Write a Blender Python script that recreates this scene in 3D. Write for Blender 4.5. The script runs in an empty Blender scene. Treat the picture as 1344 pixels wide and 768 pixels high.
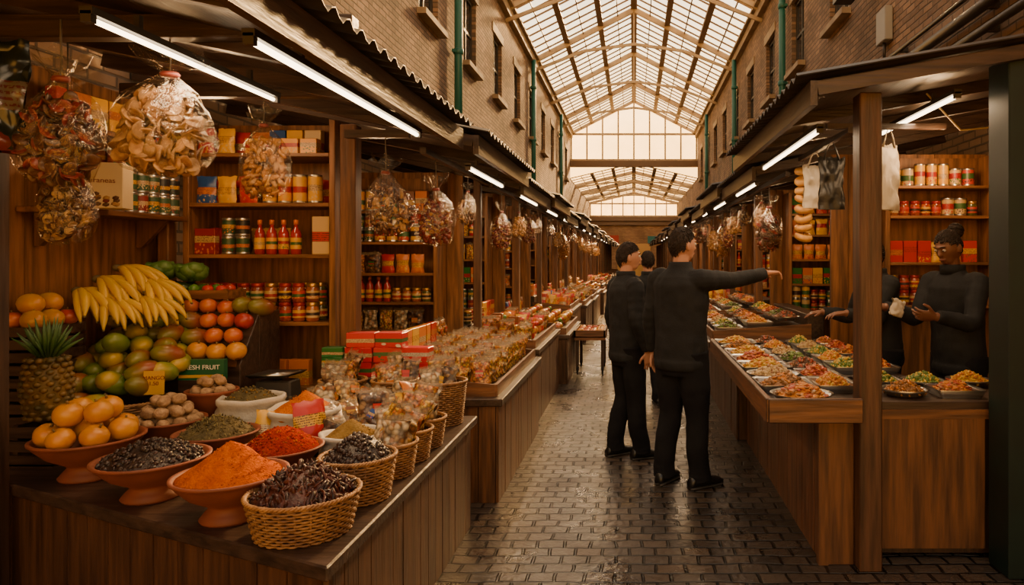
import bpy, bmesh, math, random
from mathutils import Vector, Matrix, noise, Euler
R=random.Random(11)
scene=bpy.context.scene
COL=scene.collection
pi=math.pi
# ---------------------------------------------------------------- materials
MC={}
def base(name):
    m=bpy.data.materials.new(name); m.use_nodes=True
    nt=m.node_tree; return m,nt,nt.nodes['Principled BSDF']
def rgba(c): return (c[0],c[1],c[2],1)
def MAT(name,c,rough=.5,metal=0,c2=None,scale=8,stretch=(1,1,1),bump=0,bscale=None,coat=0,emit=0,rnd=0,detail=3,thr=(.35,.65),spec=.5):
    if name in MC: return MC[name]
    m,nt,b=base(name); N=nt.nodes; L=nt.links
    b.inputs['Base Color'].default_value=rgba(c)
    b.inputs['Roughness'].default_value=rough
    b.inputs['Metallic'].default_value=metal
    b.inputs['Coat Weight'].default_value=coat
    b.inputs['Specular IOR Level'].default_value=spec
    if emit:
        b.inputs['Emission Color'].default_value=rgba(c); b.inputs['Emission Strength'].default_value=emit
    colout=None
    if c2 or bump:
        tc=N.new('ShaderNodeTexCoord'); mp=N.new('ShaderNodeMapping'); mp.inputs['Scale'].default_value=stretch
        L.new(tc.outputs['Object'],mp.inputs['Vector'])
        if c2:
            nz=N.new('ShaderNodeTexNoise'); nz.inputs['Scale'].default_value=scale; nz.inputs['Detail'].default_value=detail
            L.new(mp.outputs[0],nz.inputs['Vector'])
            cr=N.new('ShaderNodeValToRGB'); cr.color_ramp.elements[0].position=thr[0]; cr.color_ramp.elements[1].position=thr[1]
            cr.color_ramp.elements[0].color=rgba(c); cr.color_ramp.elements[1].color=rgba(c2)
            L.new(nz.outputs['Fac'],cr.inputs[0]); colout=cr.outputs[0]
        if bump:
            nb=N.new('ShaderNodeTexNoise'); nb.inputs['Scale'].default_value=bscale or scale*2; nb.inputs['Detail'].default_value=3
            L.new(mp.outputs[0],nb.inputs['Vector'])
            bp=N.new('ShaderNodeBump'); bp.inputs['Strength'].default_value=bump; bp.inputs['Distance'].default_value=.01
            L.new(nb.outputs['Fac'],bp.inputs['Height']); L.new(bp.outputs[0],b.inputs['Normal'])
    if rnd:
        oi=N.new('ShaderNodeObjectInfo'); mr=N.new('ShaderNodeMapRange'); mr.inputs[3].default_value=1-rnd; mr.inputs[4].default_value=1+rnd*.6
        L.new(oi.outputs['Random'],mr.inputs[0])
        hs=N.new('ShaderNodeHueSaturation'); L.new(mr.outputs[0],hs.inputs['Value'])
        if colout: L.new(colout,hs.inputs['Color'])
        else: hs.inputs['Color'].default_value=rgba(c)
        colout=hs.outputs[0]
    if colout: L.new(colout,b.inputs['Base Color'])
    MC[name]=m; return m
def wood(name,c,axis='z',c2=None,rough=.5):
    st={'x':(1.2,14,14),'y':(14,1.2,14),'z':(14,14,1.2)}[axis]
    c2=c2 or tuple(k*.38 for k in c)
    return MAT(name,c,rough,c2=c2,scale=2.2,stretch=st,bump=.25,bscale=5,detail=6)
def PRINT(name,pal,pal2,rough=.4,band=(.36,.62),blob=7):
    """printed packaging: base colour picked per object, contrasting band and blotchy picture"""
    if name in MC: return MC[name]
    m,nt,b=base(name); N=nt.nodes; L=nt.links
    oi=N.new('ShaderNodeObjectInfo')
    def ramp(p,src):
        cr=N.new('ShaderNodeValToRGB'); cr.color_ramp.interpolation='CONSTANT'; e=cr.color_ramp.elements
        while len(e)<len(p): e.new(.5)
        for i,c in enumerate(p): e[i].position=i/len(p); e[i].color=rgba(c)
        L.new(src,cr.inputs[0]); return cr.outputs[0]
    def math_(op,a,bv,c=None):
        n=N.new('ShaderNodeMath'); n.operation=op
        for i,x in enumerate((a,bv,c)):
            if x is None: continue
            if isinstance(x,(int,float)): n.inputs[i].default_value=x
            else: L.new(x,n.inputs[i])
        return n.outputs[0]
    c1=ramp(pal,oi.outputs['Random'])
    r2=math_('FRACT',math_('MULTIPLY',oi.outputs['Random'],7.31),0); r3=math_('FRACT',math_('MULTIPLY',oi.outputs['Random'],23.7),0)
    c2=ramp(pal2,r2); c3=ramp(pal2[::-1]+pal,r3)
    tc=N.new('ShaderNodeTexCoord'); sp=N.new('ShaderNodeSeparateXYZ'); L.new(tc.outputs['Generated'],sp.inputs[0])
    z0=sp.outputs[2]; z=math_('MULTIPLY_ADD',r3,.22,math_('SUBTRACT',z0,.11))
    bm=math_('MULTIPLY',math_('GREATER_THAN',z,band[0]),math_('LESS_THAN',z,band[1]))
    off=N.new('ShaderNodeVectorMath'); off.operation='ADD'; L.new(tc.outputs['Generated'],off.inputs[0]); L.new(r2,off.inputs[1])
    vo=N.new('ShaderNodeTexVoronoi'); vo.inputs['Scale'].default_value=blob; L.new(off.outputs[0],vo.inputs['Vector'])
    bl=math_('MULTIPLY',math_('LESS_THAN',vo.outputs['Distance'],.36),math_('LESS_THAN',z,band[0]+.02))
    wv=N.new('ShaderNodeTexWave'); wv.bands_direction='Z'; wv.inputs['Scale'].default_value=6; wv.inputs['Distortion'].default_value=0
    L.new(tc.outputs['Generated'],wv.inputs['Vector'])
    nz=N.new('ShaderNodeTexNoise'); nz.inputs['Scale'].default_value=26; L.new(off.outputs[0],nz.inputs['Vector'])
    pr=math_('MULTIPLY',math_('MULTIPLY',math_('GREATER_THAN',wv.outputs['Fac'],.5),math_('GREATER_THAN',nz.outputs['Fac'],.48)),bm)
    mx=N.new('ShaderNodeMix'); mx.data_type='RGBA'; L.new(bm,mx.inputs[0]); L.new(c1,mx.inputs[6]); L.new(c2,mx.inputs[7])
    mx1=N.new('ShaderNodeMix'); mx1.data_type='RGBA'; L.new(bl,mx1.inputs[0]); L.new(mx.outputs[2],mx1.inputs[6]); L.new(c3,mx1.inputs[7])
    mx2=N.new('ShaderNodeMix'); mx2.data_type='RGBA'; L.new(pr,mx2.inputs[0]); L.new(mx1.outputs[2],mx2.inputs[6]); mx2.inputs[7].default_value=(.08,.02,.02,1)
    L.new(mx2.outputs[2],b.inputs['Base Color']); b.inputs['Roughness'].default_value=rough
    MC[name]=m; return m
def PIECES(name,cols,scale=62):
    """snack pieces pressed against clear film: coloured cells with dark gaps and glossy skin"""
    m,nt,b=base(name); N=nt.nodes; L=nt.links
    tc=N.new('ShaderNodeTexCoord'); oi=N.new('ShaderNodeObjectInfo'); ad=N.new('ShaderNodeVectorMath'); ad.operation='ADD'
    L.new(tc.outputs['Object'],ad.inputs[0]); L.new(oi.outputs['Random'],ad.inputs[1])
    vo=N.new('ShaderNodeTexVoronoi'); vo.inputs['Scale'].default_value=scale; L.new(ad.outputs[0],vo.inputs['Vector'])
    sp=N.new('ShaderNodeSeparateColor'); L.new(vo.outputs['Color'],sp.inputs[0])
    cr=N.new('ShaderNodeValToRGB'); cr.color_ramp.interpolation='CONSTANT'; e=cr.color_ramp.elements
    while len(e)<len(cols): e.new(.5)
    for i,c in enumerate(cols): e[i].position=i/len(cols); e[i].color=rgba(c)
    L.new(sp.outputs[0],cr.inputs[0])
    mr=N.new('ShaderNodeMapRange'); mr.inputs[1].default_value=.25; mr.inputs[2].default_value=.75; mr.inputs[3].default_value=1.15; mr.inputs[4].default_value=.25
    L.new(vo.outputs['Distance'],mr.inputs[0]); hs=N.new('ShaderNodeHueSaturation'); L.new(cr.outputs[0],hs.inputs['Color']); L.new(mr.outputs[0],hs.inputs['Value'])
    L.new(hs.outputs[0],b.inputs['Base Color'])
    nz=N.new('ShaderNodeTexNoise'); nz.inputs['Scale'].default_value=16; nz.inputs['Detail'].default_value=3; nz.inputs['Distortion'].default_value=1.5; L.new(ad.outputs[0],nz.inputs['Vector'])
    bp=N.new('ShaderNodeBump'); bp.invert=True; bp.inputs['Strength'].default_value=.7; bp.inputs['Distance'].default_value=.005; L.new(vo.outputs['Distance'],bp.inputs['Height']); L.new(bp.outputs[0],b.inputs['Normal'])
    b2=N.new('ShaderNodeBump'); b2.inputs['Strength'].default_value=1; b2.inputs['Distance'].default_value=.03; L.new(nz.outputs['Fac'],b2.inputs['Height']); L.new(b2.outputs[0],b.inputs['Coat Normal'])
    b.inputs['Roughness'].default_value=.5; b.inputs['Coat Weight'].default_value=.5; b.inputs['Coat Roughness'].default_value=.14
    MC[name]=m; return m
def clear(name,tint=(1,1,1),fac=.08,rough=.12,edge=.5,bump=0):
    """thin transparent film or glass: see-through with glossy reflections that grow toward the rim"""
    if name in MC: return MC[name]
    m,nt,b=base(name); N=nt.nodes; L=nt.links
    gl=N.new('ShaderNodeBsdfGlossy'); gl.inputs[0].default_value=rgba(tint); gl.inputs['Roughness'].default_value=rough
    tr=N.new('ShaderNodeBsdfTransparent'); mx=N.new('ShaderNodeMixShader'); tr.inputs[0].default_value=(.97,.95,.9,1)
    lw=N.new('ShaderNodeLayerWeight'); lw.inputs[0].default_value=.3
    ad=N.new('ShaderNodeMath'); ad.operation='MULTIPLY_ADD'; ad.inputs[1].default_value=edge; ad.inputs[2].default_value=fac; ad.use_clamp=True
    if bump:
        tc=N.new('ShaderNodeTexCoord'); nb=N.new('ShaderNodeTexNoise'); nb.inputs['Scale'].default_value=22; nb.inputs['Detail'].default_value=4; nb.inputs['Distortion'].default_value=1.2
        L.new(tc.outputs['Object'],nb.inputs['Vector']); bp=N.new('ShaderNodeBump'); bp.inputs['Strength'].default_value=bump; bp.inputs['Distance'].default_value=.02
        L.new(nb.outputs['Fac'],bp.inputs['Height']); L.new(bp.outputs[0],gl.inputs['Normal']); L.new(bp.outputs[0],lw.inputs['Normal'])
    L.new(lw.outputs['Facing'],ad.inputs[0]); L.new(ad.outputs[0],mx.inputs[0])
    L.new(tr.outputs[0],mx.inputs[1]); L.new(gl.outputs[0],mx.inputs[2])
    L.new(mx.outputs[0],N['Material Output'].inputs[0])
    MC[name]=m; return m
def brickmat(name,c1,c2,mort,plane,bw,bh,ms=.012,rough=.8,bump=.6,rvar=0,wob=.02,dist=.02,fine=.4):
    m,nt,b=base(name); N=nt.nodes; L=nt.links
    tc=N.new('ShaderNodeTexCoord'); sp=N.new('ShaderNodeSeparateXYZ'); cb=N.new('ShaderNodeCombineXYZ')
    L.new(tc.outputs['Object'],sp.inputs[0])
    L.new(sp.outputs['xyz'.index(plane[0])],cb.inputs[0]); L.new(sp.outputs['xyz'.index(plane[1])],cb.inputs[1])
    nz=N.new('ShaderNodeTexNoise'); nz.inputs['Scale'].default_value=4; L.new(tc.outputs['Object'],nz.inputs['Vector'])
    vm=N.new('ShaderNodeVectorMath'); vm.operation='MULTIPLY_ADD'; vm.inputs[1].default_value=(wob,wob,0)
    L.new(nz.outputs['Color'],vm.inputs[0]); L.new(cb.outputs[0],vm.inputs[2])
    br=N.new('ShaderNodeTexBrick'); br.inputs['Scale'].default_value=1; br.inputs['Brick Width'].default_value=bw; br.inputs['Row Height'].default_value=bh
    br.inputs['Mortar Size'].default_value=ms; br.inputs['Mortar Smooth'].default_value=.6; br.inputs['Bias'].default_value=0
    br.inputs['Color1'].default_value=rgba(c1); br.inputs['Color2'].default_value=rgba(c2); br.inputs['Mortar'].default_value=rgba(mort)
    L.new(vm.outputs[0],br.inputs['Vector'])
    n2=N.new('ShaderNodeTexNoise'); n2.inputs['Scale'].default_value=.9; n2.inputs['Detail'].default_value=6; L.new(tc.outputs['Object'],n2.inputs['Vector'])
    mr=N.new('ShaderNodeMapRange'); mr.inputs[1].default_value=.3; mr.inputs[2].default_value=.7; mr.inputs[3].default_value=.6; mr.inputs[4].default_value=1.3
    L.new(n2.outputs['Fac'],mr.inputs[0])
    hs=N.new('ShaderNodeHueSaturation'); L.new(br.outputs['Color'],hs.inputs['Color']); L.new(mr.outputs[0],hs.inputs['Value'])
    L.new(hs.outputs[0],b.inputs['Base Color'])
    n3=N.new('ShaderNodeTexNoise'); n3.inputs['Scale'].default_value=24; L.new(tc.outputs['Object'],n3.inputs['Vector'])
    ma=N.new('ShaderNodeMath'); ma.operation='MULTIPLY_ADD'; ma.inputs[1].default_value=-1; L.new(br.outputs['Fac'],ma.inputs[0])
    m3=N.new('ShaderNodeMath'); m3.operation='MULTIPLY'; m3.inputs[1].default_value=fine; L.new(n3.outputs['Fac'],m3.inputs[0]); L.new(m3.outputs[0],ma.inputs[2])
    bp=N.new('ShaderNodeBump'); bp.inputs['Strength'].default_value=bump; bp.inputs['Distance'].default_value=dist
    L.new(ma.outputs[0],bp.inputs['Height']); L.new(bp.outputs[0],b.inputs['Normal'])
    b.inputs['Roughness'].default_value=rough
    if rvar:
        n4=N.new('ShaderNodeTexNoise'); n4.inputs['Scale'].default_value=2.5; n4.inputs['Detail'].default_value=5; L.new(tc.outputs['Object'],n4.inputs['Vector'])
        m4=N.new('ShaderNodeMapRange'); m4.inputs[1].default_value=.35; m4.inputs[2].default_value=.65; m4.inputs[3].default_value=rough-rvar; m4.inputs[4].default_value=rough+rvar
        L.new(n4.outputs['Fac'],m4.inputs[0]); L.new(m4.outputs[0],b.inputs['Roughness'])
    return m
# ---------------------------------------------------------------- mesh builder
def _ico(s):
    bm=bmesh.new(); bmesh.ops.create_icosphere(bm,subdivisions=s,radius=1)
    v=[x.co.copy() for x in bm.verts]; f=[[q.index for q in x.verts] for x in bm.faces]; bm.free(); return v,f
ICO={k:_ico(k) for k in (1,2,3,4)}
class B:
    def __init__(s): s.v=[];s.f=[];s.m=[];s.sm=[];s.mats=[]
    def mi(s,mat):
        if mat not in s.mats: s.mats.append(mat)
        return s.mats.index(mat)
    def add(s,vs,fs,mat,smooth=False):
        o=len(s.v); k=s.mi(mat); s.v.extend([tuple(v) for v in vs])
        for f in fs: s.f.append([i+o for i in f]); s.m.append(k); s.sm.append(smooth)
        return s
    def hexa(s,p,mat):
        return s.add(p,[(0,3,2,1),(4,5,6,7),(0,1,5,4),(1,2,6,5),(2,3,7,6),(3,0,4,7)],mat)
    def box(s,c,d,mat,rot=None):
        x,y,z=[k/2 for k in d]; p=[Vector(q) for q in ((-x,-y,-z),(x,-y,-z),(x,y,-z),(-x,y,-z),(-x,-y,z),(x,-y,z),(x,y,z),(-x,y,z))]
        if rot: 
            M=Euler(rot).to_matrix(); p=[M@q for q in p]
        c=Vector(c); return s.hexa([q+c for q in p],mat)
    def beam(s,a,b_,w,h,mat):
        a=Vector(a);b_=Vector(b_);d=(b_-a).normalized(); up=Vector((0,0,1))
        if abs(d.z)>.95: up=Vector((0,1,0))
        x=d.cross(up).normalized(); u=x.cross(d)
        q=[]
        for e in (a,b_): q+= [e-x*w/2-u*h/2,e+x*w/2-u*h/2,e+x*w/2+u*h/2,e-x*w/2+u*h/2]
        return s.add(q,[(0,1,2,3),(7,6,5,4),(0,4,5,1),(1,5,6,2),(2,6,7,3),(3,7,4,0)],mat)
    def prism(s,poly,z0,z1,mat):
        n=len(poly); vs=[(p[0],p[1],z0) for p in poly]+[(p[0],p[1],z1) for p in poly]
        fs=[list(range(n))[::-1],list(range(n,2*n))]+[(i,(i+1)%n,(i+1)%n+n,i+n) for i in range(n)]
        return s.add(vs,fs,mat)
    def lathe(s,prof,mat,seg=20,c=(0,0,0),smooth=True,jit=0,seed=0,sx=1,sy=1,caps=True,wav=None):
        n=len(prof); vs=[];fs=[]
        for i,(r,z) in enumerate(prof):
            for j in range(seg):
                a=2*pi*j/seg; rr=r; zz=z
                if wav: rr*=1+wav[1]*math.sin(wav[0]*a+seed)*(1 if i else 0)
                if jit:
                    q=noise.noise(Vector((math.cos(a)*r*9+seed,math.sin(a)*r*9,z*9+seed))); rr+=q*jit*(1 if r>0.004 else 0); zz+=q*jit*.6
                vs.append((c[0]+rr*math.cos(a)*sx,c[1]+rr*math.sin(a)*sy,c[2]+zz))
        for i in range(n-1):
            for j in range(seg):
                k=(j+1)%seg; fs.append((i*seg+j,i*seg+k,(i+1)*seg+k,(i+1)*seg+j))
        if caps:
            if prof[0][0]>.0005: fs.append(tuple(range(seg))[::-1])
            if prof[-1][0]>.0005: fs.append(tuple((n-1)*seg+j for j in range(seg)))
        return s.add(vs,fs,mat,smooth)
    def tube(s,pts,r,mat,seg=8,closed=False,flat=1):
        pts=[Vector(p) for p in pts]; n=len(pts); vs=[];fs=[]; prev=None
        for i,p in enumerate(pts):
            t=(pts[(i+1)%n]-pts[i-1]) if closed else pts[min(i+1,n-1)]-pts[max(i-1,0)]
            if t.length<1e-9: t=Vector((0,0,1))
            t.normalize()
            if prev is None:
                u=t.orthogonal().normalized()
                if abs(t.z)<.9: u=Vector((0,0,1))-t*t.z; u.normalize()
            else:
                u=prev-t*prev.dot(t); u.normalize()
            prev=u; w=t.cross(u); rr=r[i] if isinstance(r,(list,tuple)) else r
            for j in range(seg):
                a=2*pi*j/seg; vs.append(p+u*math.cos(a)*rr+w*math.sin(a)*rr*flat)
        for i in range(n if closed else n-1):
            for j in range(seg):
                k=(j+1)%seg; i2=(i+1)%n; fs.append((i*seg+j,i*seg+k,i2*seg+k,i2*seg+j))
        if not closed: fs+= [tuple(range(seg))[::-1],tuple((n-1)*seg+j for j in range(seg))]
        return s.add(vs,fs,mat,True)
    def blob(s,c,d,mat,rot=None,sub=2,jit=0,seed=0,fn=None):
        vs,fs=ICO[sub]; M=Euler(rot).to_matrix() if rot else None; out=[]
        for v in vs:
            q=Vector((v.x*d[0],v.y*d[1],v.z*d[2]))
            if jit: q*=1+jit*noise.noise(v*2.3+Vector((seed*3.7,seed,0)))
            if fn: q=fn(q,v)
            if M: q=M@q
            out.append(q+Vector(c))
        return s.add(out,fs,mat,True)
    def loft(s,rings,mat):
        seg=20; vs=[];fs=[]; n=len(rings)
        for c,a,b_ in rings:
            c=Vector(c);a=Vector(a);b_=Vector(b_)
            for j in range(seg):
                t=2*pi*j/seg; vs.append(c+a*math.cos(t)+b_*math.sin(t))
        for i in range(n-1):
            for j in range(seg):
                k=(j+1)%seg; fs.append((i*seg+j,i*seg+k,(i+1)*seg+k,(i+1)*seg+j))
        fs+= [tuple(range(seg))[::-1],tuple((n-1)*seg+j for j in range(seg))]
        return s.add(vs,fs,mat,True)
    def mesh(s,name,bev=0):
        me=bpy.data.meshes.new(name); me.from_pydata(s.v,[],s.f)
        for m in s.mats: me.materials.append(m)
        me.polygons.foreach_set('material_index',s.m); me.polygons.foreach_set('use_smooth',s.sm)
        me.update()
        if bev:
            bm=bmesh.new(); bm.from_mesh(me)
            bmesh.ops.bevel(bm,geom=list(bm.edges),offset=bev,segments=1,affect='EDGES',clamp_overlap=True)
            bm.to_mesh(me); bm.free()
        return me
def O(name,me,loc=(0,0,0),rot=(0,0,0),sc=(1,1,1),parent=None,label=None,cat=None,group=None,kind=None):
    if isinstance(me,B): me=me.mesh(name)
    o=bpy.data.objects.new(name,me); COL.objects.link(o)
    o.location=loc; o.rotation_euler=rot; o.scale=sc if isinstance(sc,(tuple,list,Vector)) else (sc,)*3
    if parent is not None: o.parent=parent
    if label: o['label']=label
    if cat: o['category']=cat
    if group: o['group']=group
    if kind: o['kind']=kind
    return o
def EMPTY(name,loc,label,cat,rot=(0,0,0)):
    return O(name,None,loc,rot,label=label,cat=cat)
CNT={}
def place(kit,loc,rot=(0,0,0),sc=1,group=None,label=None):
    n=kit['name']
    if CNT.get(n,0)>=290:      # keep every kind within a countable number
        alt=min((a for a in ('pouch','mixpouch','cbag') if K[a][0]['name']!=n),key=lambda a:CNT.get(K[a][0]['name'],0))
        if n in ('snack_bag','food_packet','snack_pouch'): kit=R.choice(K[alt]); n=kit['name']
    CNT[n]=CNT.get(n,0)+1
    r=O(kit['name'],kit['mesh'],loc,rot,sc,label=label or kit['label'],cat=kit['cat'],group=group,kind=kit.get('kind'))
    for nm,me in kit.get('parts',[]): O(nm,me,parent=r)
    return r
def KIT(name,me,label,cat,parts=(),kind=None):
    if isinstance(me,B): me=me.mesh(name)
    return dict(name=name,mesh=me,label=label,cat=cat,parts=[(n,p.mesh(n) if isinstance(p,B) else p) for n,p in parts],kind=kind)
def TEXT(body,size,loc,rot,mat,parent=None,name='lettering',ext=.001):
    cu=bpy.data.curves.new('t','FONT'); cu.body=body; cu.size=size; cu.extrude=ext; cu.align_x='CENTER'; cu.align_y='CENTER'
    t=bpy.data.objects.new('t',cu); COL.objects.link(t)
    dg=bpy.context.evaluated_depsgraph_get(); me=bpy.data.meshes.new_from_object(t.evaluated_get(dg))
    bpy.data.objects.remove(t); me.materials.clear(); me.materials.append(mat)
    return O(name,me,loc,rot,parent=parent)
# ---------------------------------------------------------------- palette
W_V=wood('wood_vertical',(.17,.066,.024),'z'); W_X=wood('wood_across',(.20,.08,.03),'x'); W_Y=wood('wood_along',(.20,.08,.03),'y')
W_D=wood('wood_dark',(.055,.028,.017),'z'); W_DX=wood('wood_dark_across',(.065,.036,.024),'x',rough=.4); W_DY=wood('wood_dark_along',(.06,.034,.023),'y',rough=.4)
W_M=wood('wood_brown_post',(.11,.046,.021),'z')
W_L=wood('wood_panel_warm',(.28,.115,.038),'z'); W_LX=wood('wood_shelf_warm',(.30,.125,.042),'x')
GREEN_P=MAT('green_paint',(.003,.016,.013),.5,c2=(.002,.010,.009),scale=5,bump=.1)
BLACKM=MAT('black_metal',(.02,.02,.02),.4,.6)
STEEL=MAT('brushed_steel',(.55,.54,.52),.28,.95,bump=.05,bscale=30)
SHEET=MAT('corrugated_sheet',(.045,.042,.04),.5,.5,c2=(.07,.052,.036),scale=3,bump=.2)
TERRA=MAT('terracotta',(.25,.062,.024),.65,c2=(.16,.042,.018),scale=6,bump=.15)
WICK=MAT('wicker',(.38,.19,.065),.6,c2=(.19,.085,.03),scale=18,rnd=.15)
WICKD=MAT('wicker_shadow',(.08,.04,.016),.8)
CLOTHW=MAT('white_sackcloth',(.55,.49,.40),.85,c2=(.42,.37,.30),scale=6,bump=.5,bscale=40)
CLR=clear('clear_film',(1,.93,.82),.045,.18,.30,1.0)
FTOP,nt,bb=base('crimped_film'); N=nt.nodes; bb.inputs['Base Color'].default_value=(.30,.22,.13,1); bb.inputs['Roughness'].default_value=.28
trn=N.new('ShaderNodeBsdfTransparent'); mxs=N.new('ShaderNodeMixShader'); mxs.inputs[0].default_value=.4
nt.links.new(trn.outputs[0],mxs.inputs[1]); nt.links.new(bb.outputs[0],mxs.inputs[2]); nt.links.new(mxs.outputs[0],N['Material Output'].inputs[0])
red,yel,org,grn,wht,blu,mag,blk,crm=(.42,.012,.007),(.60,.32,.01),(.52,.14,.008),(.02,.13,.025),(.5,.43,.32),(.02,.07,.26),(.33,.015,.08),(.018,.018,.018),(.52,.36,.17)
brn=(.18,.058,.02)
P_RED=PRINT('print_pouch',[red,org,red,yel,(.26,.012,.008),org],[yel,crm,yel,org])
P_YEL=PRINT('print_yellow_can',[yel,(.66,.28,.012),yel],[red,crm,grn])
P_MIX=PRINT('print_mixed',[red,yel,brn,org,grn,brn,crm,red,org,blu,yel,brn],[crm,yel,red,org])
P_CAN=PRINT('print_dark_can',[(.03,.07,.03),blk,(.04,.09,.04),(.18,.015,.012),(.03,.07,.03)],[crm,org,yel])
P_JAR=PRINT('print_jar_label',[crm,(.5,.33,.14),(.45,.04,.02),yel],[red,blk,grn],band=(.3,.7))
P_TEA=PRINT('print_tea_carton',[(.45,.012,.014),(.42,.012,.018)],[wht,crm,grn],blob=4)
# ---------------------------------------------------------------- setting
XW=3.2; ZE=7.85; ZA=9.5; D0=-1.5; DM=34.5; D1=50; ZE2=5.55; ZA2=6.3
m_floor=brickmat('floor_bricks',(.078,.054,.038),(.034,.026,.021),(.007,.006,.005),'xy',.145,.10,.010,.34,.85,rvar=.12,wob=.05,dist=.018,fine=.4)
b=B(); b.box((0,(D0+D1)/2,-.05),(12,D1-D0,.1),m_floor); O('floor',b,kind='structure')
m_brickw=brickmat('wall_bricks',(.37,.235,.145),(.21,.14,.095),(.14,.105,.08),'yz',.23,.078,.012,.85,.7)
m_brickx=brickmat('end_bricks',(.5,.3,.14),(.36,.2,.1),(.25,.18,.11),'xz',.23,.078,.010,.85,.5)
m_stone=MAT('painted_trim',(.40,.31,.20),.7,c2=(.30,.22,.14),scale=4,bump=.2)
m_sash=MAT('window_sash',(.05,.045,.04),.5)
m_dglass=MAT('dark_window_glass',(.03,.035,.04),.06,c2=(.06,.06,.06),scale=2)
WD=[10.7+2.7*i for i in range(9)]
WZ0,WZ1,WH=5.3,6.75,.5
for sd,nm in ((-1,'left'),(1,'right')):
    b=B(); th=.3; xc=sd*(XW+th/2)
    b.box((xc,(D0+DM)/2,WZ0/2),(th,DM-D0,WZ0),m_brickw); b.box((xc,(D0+DM)/2,(WZ1+ZE)/2),(th,DM-D0,ZE-WZ1),m_brickw)
    ys=[D0]+sum([[w-WH,w+WH] for w in WD],[])+[DM]
    for i in range(0,len(ys),2): b.box((xc,(ys[i]+ys[i+1])/2,(WZ0+WZ1)/2),(th,ys[i+1]-ys[i],WZ1-WZ0),m_brickw)
    b.box((xc,(DM+D1)/2,ZE2/2),(th,D1-DM,ZE2),m_brickw)
    O('wall_'+nm,b,kind='structure')
    b=B(); b.box((sd*(XW-.06),(D0+DM)/2,ZE-.12),(.14,DM-D0,.22),m_stone); b.box((sd*(XW-.12),(D0+DM)/2,ZE+.02),(.2,DM-D0,.07),m_stone)
    O('trim_%d'%(1 if sd<0 else 2),b,kind='structure')
n=0
b=B()
for z in (WZ0,WZ1): b.box((0,0,z-(.04 if z==WZ1 else -.04)),(.08,1,.08),m_sash)
for y in (-.47,.47,0): b.box((0,y,(WZ0+WZ1)/2),(.07,.06 if y else .04,1.45),m_sash)
b.box((0,0,(WZ0+WZ1)/2),(.07,.94,.05),m_sash); b.box((0,0,(WZ0+WZ1)/2),(.02,.98,1.45),m_dglass)
b.box((-.16,0,WZ0-.05),(.2,1.2,.09),m_stone); b.box((-.11,0,WZ1+.09),(.07,1.25,.2),m_stone)
wm=b.mesh('window')
for sd in (-1,1):
    for w in WD:
        n+=1; O('window_%d'%n,wm,(sd*(XW+.12),w,0),(0,0,0 if sd>0 else pi),kind='structure')
m_glass,nt,bb=base('roof_glass'); N=nt.nodes
tr=N.new('ShaderNodeBsdfTransparent'); tr.inputs[0].default_value=(.97,.96,.93,1); mx=N.new('ShaderNodeMixShader')
tl=N.new('ShaderNodeBsdfTranslucent'); tl.inputs[0].default_value=(.9,.80,.62,1)
tc=N.new('ShaderNodeTexCoord'); nz=N.new('ShaderNodeTexNoise'); nz.inputs['Scale'].default_value=1.6; nz.inputs['Detail'].default_value=5; nt.links.new(tc.outputs['Object'],nz.inputs['Vector'])
mr=N.new('ShaderNodeMapRange'); mr.inputs[1].default_value=.3; mr.inputs[2].default_value=.7; mr.inputs[3].default_value=.12; mr.inputs[4].default_value=.5; nt.links.new(nz.outputs['Fac'],mr.inputs[0]); nt.links.new(mr.outputs[0],mx.inputs[0])
nt.links.new(tr.outputs[0],mx.inputs[1]); nt.links.new(tl.outputs[0],mx.inputs[2]); nt.links.new(mx.outputs[0],N['Material Output'].inputs[0])
m_bar=MAT('glazing_bar',(.20,.13,.08),.6); m_truss=MAT('painted_truss',(.58,.46,.30),.55,c2=(.44,.34,.22),scale=3)
b=B()
for sd in (-1,1):
    b.add([(sd*XW,D0,ZE+.06),(sd*XW,DM,ZE+.06),(0,DM,ZA+.06),(0,D0,ZA+.06)],[(0,1,2,3)],m_glass)
    b.add([(sd*XW,DM,ZE2+.06),(sd*XW,D1,ZE2+.06),(0,D1,ZA2+.06),(0,DM,ZA2+.06)],[(0,1,2,3)],m_glass)
O('ceiling',b,kind='structure')
def roofframe(y0,y1,ze,za,step,k=1):
    b=B(); y=y0
    while y<y1:
        for sd in (-1,1): b.beam((sd*XW,y,ze+.03),(0,y,za+.03),.032*k,.045,m_bar)
        y+=step
    for sd in (-1,1):
        for t in (.0,.17,.34,.5,.67,.84):
            w=.17 if t in (.34,.67) else .03
            x=sd*XW*(1-t); z=ze+(za-ze)*t; b.beam((x,y0,z),(x,y1,z),w*k,.05 if w<.1 else .1,m_bar)
    b.beam((0,y0,za),(0,y1,za),.2,.12,m_bar)
    O('roof_glazing_frame',b,label='brown painted glazing bars and purlins of the pitched glass roof',cat='roof frame',kind='structure')
roofframe(6,DM,ZE,ZA,.55); roofframe(DM,D1,ZE2,ZA2,1.0)
def truss(ze,za):
    b=B(); k=(za-ze)/1.65
    for sd in (-1,1):
        b.beam((sd*XW,0,ze-.05),(0,0,za-.06),.10,.16,m_truss)
        b.beam((sd*XW,0,ze-.35*k),(sd*1.6,0,ze+.28*k),.06,.09,m_truss); b.beam((sd*1.6,0,ze+.28*k),(0,0,ze+.5*k),.06,.09,m_truss)
    b.beam((0,0,ze+.5*k),(0,0,za-.1),.045,.045,m_truss)
    return b.mesh('roof_truss')
tm=truss(ZE,ZA); tm2=truss(ZE2,ZA2)
for i in range(5): O('roof_truss',tm,(0,12.5+4.6*i,0),label='cream painted slim truss under the glass roof',cat='roof truss',group='roof trusses')
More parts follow.
